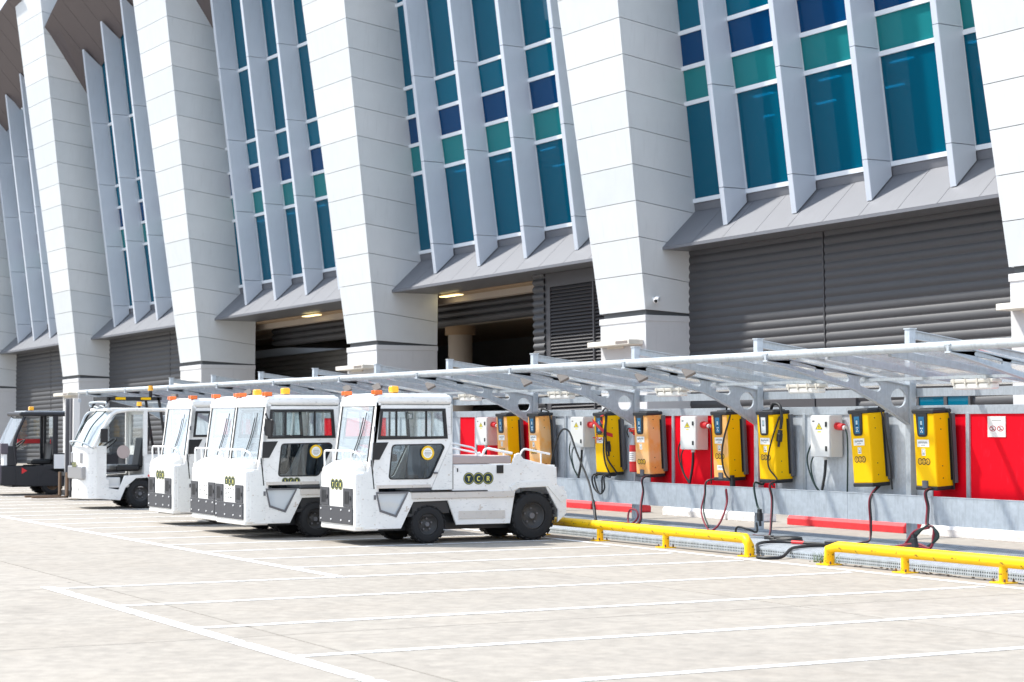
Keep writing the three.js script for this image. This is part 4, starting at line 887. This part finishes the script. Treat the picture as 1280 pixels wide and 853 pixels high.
  for (const s of [1, -1]) {
    rail([[s * .55, 1.34, .17], [s * .55, 1.27, -.19], [s * .55, 1.1, -.27]]);
    rail([[s * .55, 1.12, -.29], [s * .55, 1.27, -.34], [s * .55, 1.19, -.76]]);
    rail([[s * .55, 1.12, -.86], [s * .55, 1.26, -.94], [s * .55, 1.18, -1.36]]); rail([[s * .55, 1.03, -1.22], [s * .55, 1.20, -1.22]], .012);
  }
  part('latch', [bb(.60, .612, .925, 1.035, -.60, -.50), bb(.60, .608, .95, 1.0, .09, .105)], M.black, g);
  part('door_handle', [bb(.606, .628, .93, .955, .40, .46, .004), bb(-.628, -.606, .93, .955, .40, .46, .004)].slice(0, 1), M.plate, g);
  part('panel_seam', bb(.599, .6025, .72, 1.05, .160, .168), M.black, g);
  part('hinge', bb(.60, .612, .60, .66, 1.30, 1.33), M.plate, g); part('hinge', bb(.60, .612, 1.5, 1.56, 1.31, 1.335), M.plate, g);
  part('hitch', [bb(-.12, .12, .35, .6, -1.7, -1.58, .01)], M.plastic, g);
  if (opt.logos !== false) logo(g, .083, q => { q.position.set(.603, .86, -.22); q.rotation.y = Math.PI / 2; });
  if (opt.doorLogo) logo(g, .05, q => { q.position.set(.603, .80, .92); q.rotation.y = Math.PI / 2; });
  if (opt.sticker) part('round_sticker', keepUV(new THREE.CircleGeometry(.095, 32).rotateY(Math.PI / 2).translate(.607, 1.21, .545)), roundSticker, g);
  if (opt.mirror) part('mirror', [tube([[.58, 1.72, 1.3], [.68, 1.74, 1.33], [.68, 1.66, 1.3]], .01), xf(bx(.17, .25, .04, 0, 0, 0, .02), { ry: .35, rz: -.2, t: [.66, 1.55, 1.28] })], M.black, g);
  if (opt.tv) part('window_print', planeUV(.10, .08).rotateY(Math.PI / 2).translate(.592, 1.7, .8), numMat('TV', '#5c6664', '#f0f0ee'), g);
  for (const c of g.children) if (['nose', 'bumper_plate', 'light_panel', 'number_print', 'corner_column', 'hood'].includes(c.name) || (c.name === 'logo' && c.position.z > 1) ) c.position.z -= .06;
  g.position.set(opt.x, 0, opt.z); g.rotation.y = opt.ry || 0;
  tag(g, opt.label, 'tow tractor', 'white baggage tow tractors parked in a row');
  return g;
}
towTractor({ x: -23.72, z: -11.70, sticker: true, tv: true, label: 'white tow tractor showing its whole side with large round letter logos on its deck' });
towTractor({ x: -25.74, z: -10.92, ry: .008, sticker: true, doorLogo: true, mirror: true, number: '9521', label: 'white tow tractor numbered 9521 with black mirror at its windscreen' });
towTractor({ x: -27.12, z: -11.02, ry: -.012, noLogo: true, number: '9192', label: 'white tow tractor numbered 9192 squeezed tightly beside tractor 9521' });
towTractor({ x: -29.55, z: -11.13, ry: .015, openFar: true, beacon: false, label: 'white tow tractor with its door swung open beside the round-nosed tractor' });

mirrored();
// ---- round-nosed white tractor with an open cab
{
  const g = group('tow_tractor');
  const plan = (k, zb) => { const s = new THREE.Shape(); s.moveTo(-.59, zb); s.lineTo(-.59, 1.54); s.quadraticCurveTo(-.55, 1.69, -.34, 1.73 * k); s.quadraticCurveTo(0, 1.79 * k, .34, 1.73 * k); s.quadraticCurveTo(.55, 1.69, .59, 1.54); s.lineTo(.59, zb); s.closePath(); return s; };
  const up = (sh, y0, y1) => new THREE.ExtrudeGeometry(sh, { depth: y1 - y0, bevelEnabled: true, bevelThickness: .012, bevelSize: .012, bevelOffset: -.012, bevelSegments: 1, curveSegments: 8 }).rotateX(Math.PI / 2).scale(1, 1, 1).translate(0, y1, 0);
  part('nose', [up(plan(1, 1.35), .55, 1.17)], M.white, g);
  part('lower_nose', up(plan(1.01, 1.3), .20, .545), M.white, g);
  part('bumper', [bb(-.52, .44, .56, .80, 1.80, 1.90, .02)], M.steel, g);
  for (const x of [-.36, .26]) part('headlamp', bb(x - .07, x + .07, .86, 1.06, 1.80, 1.87, .02), M.steel, g);
  for (const x of [-.3, .18]) part('vent_slot', bb(x - .015, x + .015, .33, .40, 1.84, 1.885), M.black, g);
  logo(g, .055, q => q.position.set(-.05, .83, 1.905));
  const row = (y, k) => Array.from({ length: 9 }, (_, i) => { const t = i / 4 - 1; return [.585 * t, y, k - .22 * t * t]; });
  const A = row(1.18, 1.80), B = row(1.55, 1.62), C = row(1.82, 1.42);
  const ws = []; for (let i = 0; i < 8; i++) { ws.push(slab([A[i], A[i + 1], B[i + 1], B[i]], .006), slab([B[i], B[i + 1], C[i + 1], C[i]], .006)); }
  part('windscreen', ws, M.screen, g);
  for (const s of [-1, 1]) part('cab_pillar', tube([[s * .59, 1.16, 1.60], [s * .59, 1.53, 1.41], [s * .58, 1.80, 1.22], [s * .57, 1.86, .95]], .04), M.white, g);
  part('windscreen_cable', tube([[-.25, 1.18, 1.83], [-.2, 1.55, 1.66], [-.05, 1.84, 1.42]], .012), M.cableGreen, g); part('windscreen_cable', tube([[.3, 1.18, 1.80], [.33, 1.55, 1.62], [.42, 1.84, 1.38]], .012), M.cableGreen, g);
  part('roof', [bb(-.6, .6, 1.83, 1.90, .1, 1.34, .03)], M.white, g);
  part('roof_rack', [tube([[-.5, 1.92, 1.34], [-.5, 2.0, 1.36], [.5, 2.0, 1.36], [.5, 1.92, 1.34]], .022), tube([[-.45, 1.9, 1.3], [-.2, 1.93, 1.36], [0, 1.9, 1.34], [.2, 1.94, 1.36], [.4, 1.9, 1.32]], .014)], M.galv, g);
  part('nose_rail', [tube([[-.55, 1.12, 1.72], [-.5, 1.24, 1.86], [0, 1.27, 1.93], [.4, 1.25, 1.88], [.56, 1.13, 1.7]], .018)], M.galv, g);
  part('side_hoop', tube([[-.66, 1.2, 1.75], [-.68, 1.5, 1.62], [-.66, 1.78, 1.5], [-.6, 1.86, 1.3]], .022), M.galv, g);
  for (const s of [1, -1]) {
    part('side_skin', sideExt([[1.54, .2], [1.08, .16], [.98, .40], [.78, .57], [.55, .58], [.38, .40], [.3, .2], [-1.5, .2], [-1.5, 1.0], [.62, 1.0], [.62, .64], [1.0, .62], [1.11, .36], [1.47, .42], [1.47, .66], [1.545, 1.16]], s > 0 ? .56 : -.6, s > 0 ? .6 : -.56, [], .006), M.white, g);
    part('rear_post', bb(s * .54, s * .6, .98, 1.85, .56, .64, .01), M.white, g);
    wheel(g, s * .49, .275, .68, .275, .2); wheel(g, s * .49, .3, -1.0, .3, .2);
    part('red_stripe', bb(s * .60, s * .604, .60, .635, -.1, .55), M.red, g);
  }
  part('chassis', [bb(-.37, .37, .18, .6, -1.4, 1.4), bb(-.55, .55, .62, .98, -1.48, .2)], M.plastic, g);
  part('cab_floor', bb(-.56, .56, .40, .44, .6, 1.45), M.boxGrey, g);
  part('rear_wall', [bb(-.55, .55, .6, 1.18, .55, .58), bb(-.55, .55, 1.78, 1.85, .55, .58), bb(-.55, -.46, 1.18, 1.78, .55, .58), bb(.46, .55, 1.18, 1.78, .55, .58)], M.whiteB, g);
  part('rear_window', bb(-.46, .46, 1.18, 1.78, .56, .566), M.pane, g);
  part('side_window', bb(-.585, -.58, 1.0, 1.78, .65, 1.25), M.pane, g);
  part('column', [tube([[0, .9, 1.42], [0, 1.15, 1.22]], .05), bb(-.3, .3, .6, 1.0, 1.36, 1.5, .03)], M.darkGrey, g);
  part('steering_wheel', xf(new THREE.TorusGeometry(.19, .018, 8, 24), { rx: -.9, t: [.1, 1.2, 1.18] }), M.black, g);
  part('notice_disc', cyl(.125, .01, .57, 1.07, 1.02, 'x', .125, 28), M.seatPad, g);
  part('mirror', [bx(.05, .26, .14, .66, 1.38, 1.42, .02), tube([[.58, 1.5, 1.45], [.66, 1.48, 1.42]], .012)], M.black, g);
  seatIn(g, .15, .70, .86, M.black); seatIn(g, -.3, .70, .80, M.seatBlue);
  part('step', xf(bx(.5, .18, .3, .25, .50, 1.2, .02), {}), M.boxGrey, g);
  const b = part('beacon', cyl(.05, .08, .25, 1.98, .62, 'y', .045), M.amber, g); part('beacon_stem', cyl(.025, .05, .25, 1.925, .62), M.black, b);
  part('number_print', planeUV(.2, .16).rotateY(Math.PI / 2).translate(.603, .78, .50), numMat('9', '#eeeeea', '#222'), g);
  for (const c of g.children) if (['bumper', 'headlamp', 'vent_slot', 'logo', 'nose_rail', 'windscreen', 'windscreen_cable', 'side_hoop'].includes(c.name)) c.position.z -= c.name.startsWith('wind') ? .06 : .115;
  g.position.set(-35.9, 0, -11.70);
  tag(g, 'white round-nosed tow tractor with curved windscreen and doorless cab', 'tow tractor', 'white baggage tow tractors parked in a row');
}
// ---- dark tug
{
  const g = group('tug');
  for (const s of [1, -1]) {
    part('side_skin', sideExt([[1.15, .22], [1.17, .64], [.58, .64], [.35, .55], [.10, .45], [.08, .2], [.55, .2]].map(p => p), s > 0 ? .56 : -.6, s > 0 ? .6 : -.56, [], .006), M.tugDark, g);
    part('fender', sideExt([[.66, .22], [.62, .42], [.50, .55], [.30, .60], [.10, .56], [-.05, .42], [-.1, .2], [-1.6, .2], [-1.6, .92], [.33, .92], [.33, .66], [.72, .66]], s > 0 ? .565 : -.605, s > 0 ? .605 : -.565, [], .004), M.tugDark, g);
    wheel(g, s * .49, .25, .34, .25, .2, M.rimRust); wheel(g, s * .49, .28, -1.05, .28, .2, M.rimRust);
    part('cab_post', tube([[s * .57, .7, 1.17], [s * .57, 1.2, 1.2], [s * .56, 1.76, .98]], .035), M.tugDark, g);
    part('cab_post', bb(s * .54, s * .6, .9, 1.78, .27, .34), M.tugDark, g);
    part('white_panel', bb(s * .606, s * .612, .59, .91, -.2, .32), M.cleanWhite, g);
  }
  part('roof', bb(-.6, .6, 1.77, 1.86, -.2, 1.1, .035), M.tugDark, g);
  part('roof_top', bb(-.5, .5, 1.86, 1.89, .0, .95, .012), M.galvLight, g);
  part('windscreen', slab([[-.54, 1.1, 1.32], [.54, 1.1, 1.32], [.54, 1.75, 1.02], [-.54, 1.75, 1.02]], .006), M.pane, g);
  part('nose', [bb(-.58, .58, .22, .66, 1.1, 1.5, .02), bb(-.58, .58, .66, 1.1, 1.15, 1.36, .02)], M.tugDark, g);
  for (const x of [-.34, .34]) { part('bumper_box', bb(x - .24, x + .24, .28, .66, 1.48, 1.62, .01), M.tugGrey, g); part('lamp_box', bb(x - .24, x + .24, .93, 1.16, 1.34, 1.5, .01), M.tugGrey, g); }
  part('stripe_board', bb(-.56, .56, .67, .92, 1.36, 1.44, .004), M.cleanWhite, g);
  for (const x of [-.42, -.1, .25]) part('stripe', xf(bx(.12, .24, .004, 0, 0, 0), { rz: .35, t: [x, .795, 1.444] }), M.black, g);
  part('door_band', bb(-.60, -.57, 1.15, 1.25, .33, .85), M.red, g); part('door_band', bb(.33, .36, 1.15, 1.25, .33, .34), M.red, g);
  part('rear_wall', [bb(-.56, .56, .6, 1.15, .22, .26), bb(-.56, -.46, 1.15, 1.77, .22, .26), bb(.46, .56, 1.15, 1.77, .22, .26)], M.tugDark, g);
  part('side_window', bb(-.585, -.58, 1.0, 1.74, .34, .95), M.pane, g);
  part('rear_window', bb(-.46, .46, 1.15, 1.76, .235, .24), M.pane, g);
  part('steering_wheel', xf(new THREE.TorusGeometry(.18, .018, 8, 22), { rx: -.9, t: [0, 1.12, .98] }), M.black, g);
  part('chassis', [bb(-.38, .38, .18, .6, -1.5, 1.2), bb(-.55, .55, .6, .9, -1.55, .22)], M.plastic, g);
  seatIn(g, .1, .68, .52, M.black);
  part('reflector', xf(new THREE.CylinderGeometry(.08, .08, .006, 3), { rx: Math.PI, rz: Math.PI / 2, t: [.604, .55, 1.0] }), M.red, g);
  const b = part('beacon', bx(.11, .09, .11, .1, 1.945, .72, .02), M.amber, g); part('beacon_base', bx(.09, .02, .09, .1, 1.895, .72), M.black, b);
  g.position.set(-43.55, 0, -11.70);
  tag(g, 'dark tug with open cab, red band and amber beacon', 'tug');
}
// ---- forklift standing between the tug and the round-nosed tractor
{
  const g = group('forklift');
  for (const x of [-.30, -.17, .17, .30]) part('mast_rail', bb(x - .03, x + .035, .06, 2.13, .62 + (Math.abs(x) < .2 ? .03 : 0), .76 + (Math.abs(x) < .2 ? .03 : 0), .006), Math.abs(x) < .2 ? M.plate : M.boxGrey, g);
  part('mast_chain', [bb(-.05, -.02, .2, 2.0, .66, .68), bb(.02, .05, .2, 2.0, .66, .68)], M.black, g);
  part('mast_crossbar', [bb(-.34, .34, 2.05, 2.12, .60, .66), bb(-.34, .34, 1.1, 1.16, .60, .66), bb(-.34, .34, .3, .38, .60, .66)], M.galv, g);
  part('carriage', [bb(-.45, .45, .12, .2, .80, .85), bb(-.45, .45, .5, .58, .80, .85)], M.plastic, g);
  for (const x of [-.28, .28]) part('fork', [bb(x - .05, x + .05, .05, .58, .85, .89), bb(x - .05, x + .05, .05, .09, .85, 1.6)], M.rimRust, g);
  part('body', [bb(-.5, .5, .25, .95, -1.5, -.45, .06), bb(-.5, .5, .2, .55, -.45, .55, .03)], M.plastic, g);
  part('counterweight', bb(-.5, .5, .3, 1.0, -1.75, -1.45, .08), M.darkGrey, g);
  for (const s of [1, -1]) { part('guard_post', tube([[s * .46, .55, .52], [s * .46, 1.4, .40], [s * .46, 2.12, .05]], .03), M.black, g); part('guard_post', tube([[s * .46, .9, -1.25], [s * .46, 2.12, -1.05]], .03), M.black, g);
    wheel(g, s * .45, .28, .3, .28, .2); wheel(g, s * .43, .24, -1.15, .24, .18); }
  const r = part('overhead_guard', [bb(-.5, .5, 2.10, 2.17, .02, .1), bb(-.5, .5, 2.10, 2.17, -1.1, -1.0), bb(-.5, -.44, 2.10, 2.17, -1.05, .05), bb(.44, .5, 2.10, 2.17, -1.05, .05), bb(-.2, -.16, 2.11, 2.16, -1.05, .05), bb(.16, .2, 2.11, 2.16, -1.05, .05)], M.black, g);
  for (const z of [-.2, -.75]) part('yellow_mark', bb(.501, .505, 2.11, 2.16, z - .11, z + .11), M.yellow, r);
  seatIn(g, 0, .9, -.6, M.black);
  part('steering_wheel', xf(new THREE.TorusGeometry(.16, .016, 8, 20), { rx: -.7, t: [0, 1.2, .1] }), M.black, g);
  const b = part('beacon', cyl(.06, .11, .35, 2.36, -.9, 'y', .045), M.amber, g); part('beacon_stem', cyl(.035, .14, .35, 2.23, -.9), M.black, b);
  g.position.set(-40.1, 0, -11.7);
  tag(g, 'black forklift with upright steel mast and yellow-marked overhead guard', 'forklift');
}

renderer.render(scene, camera);
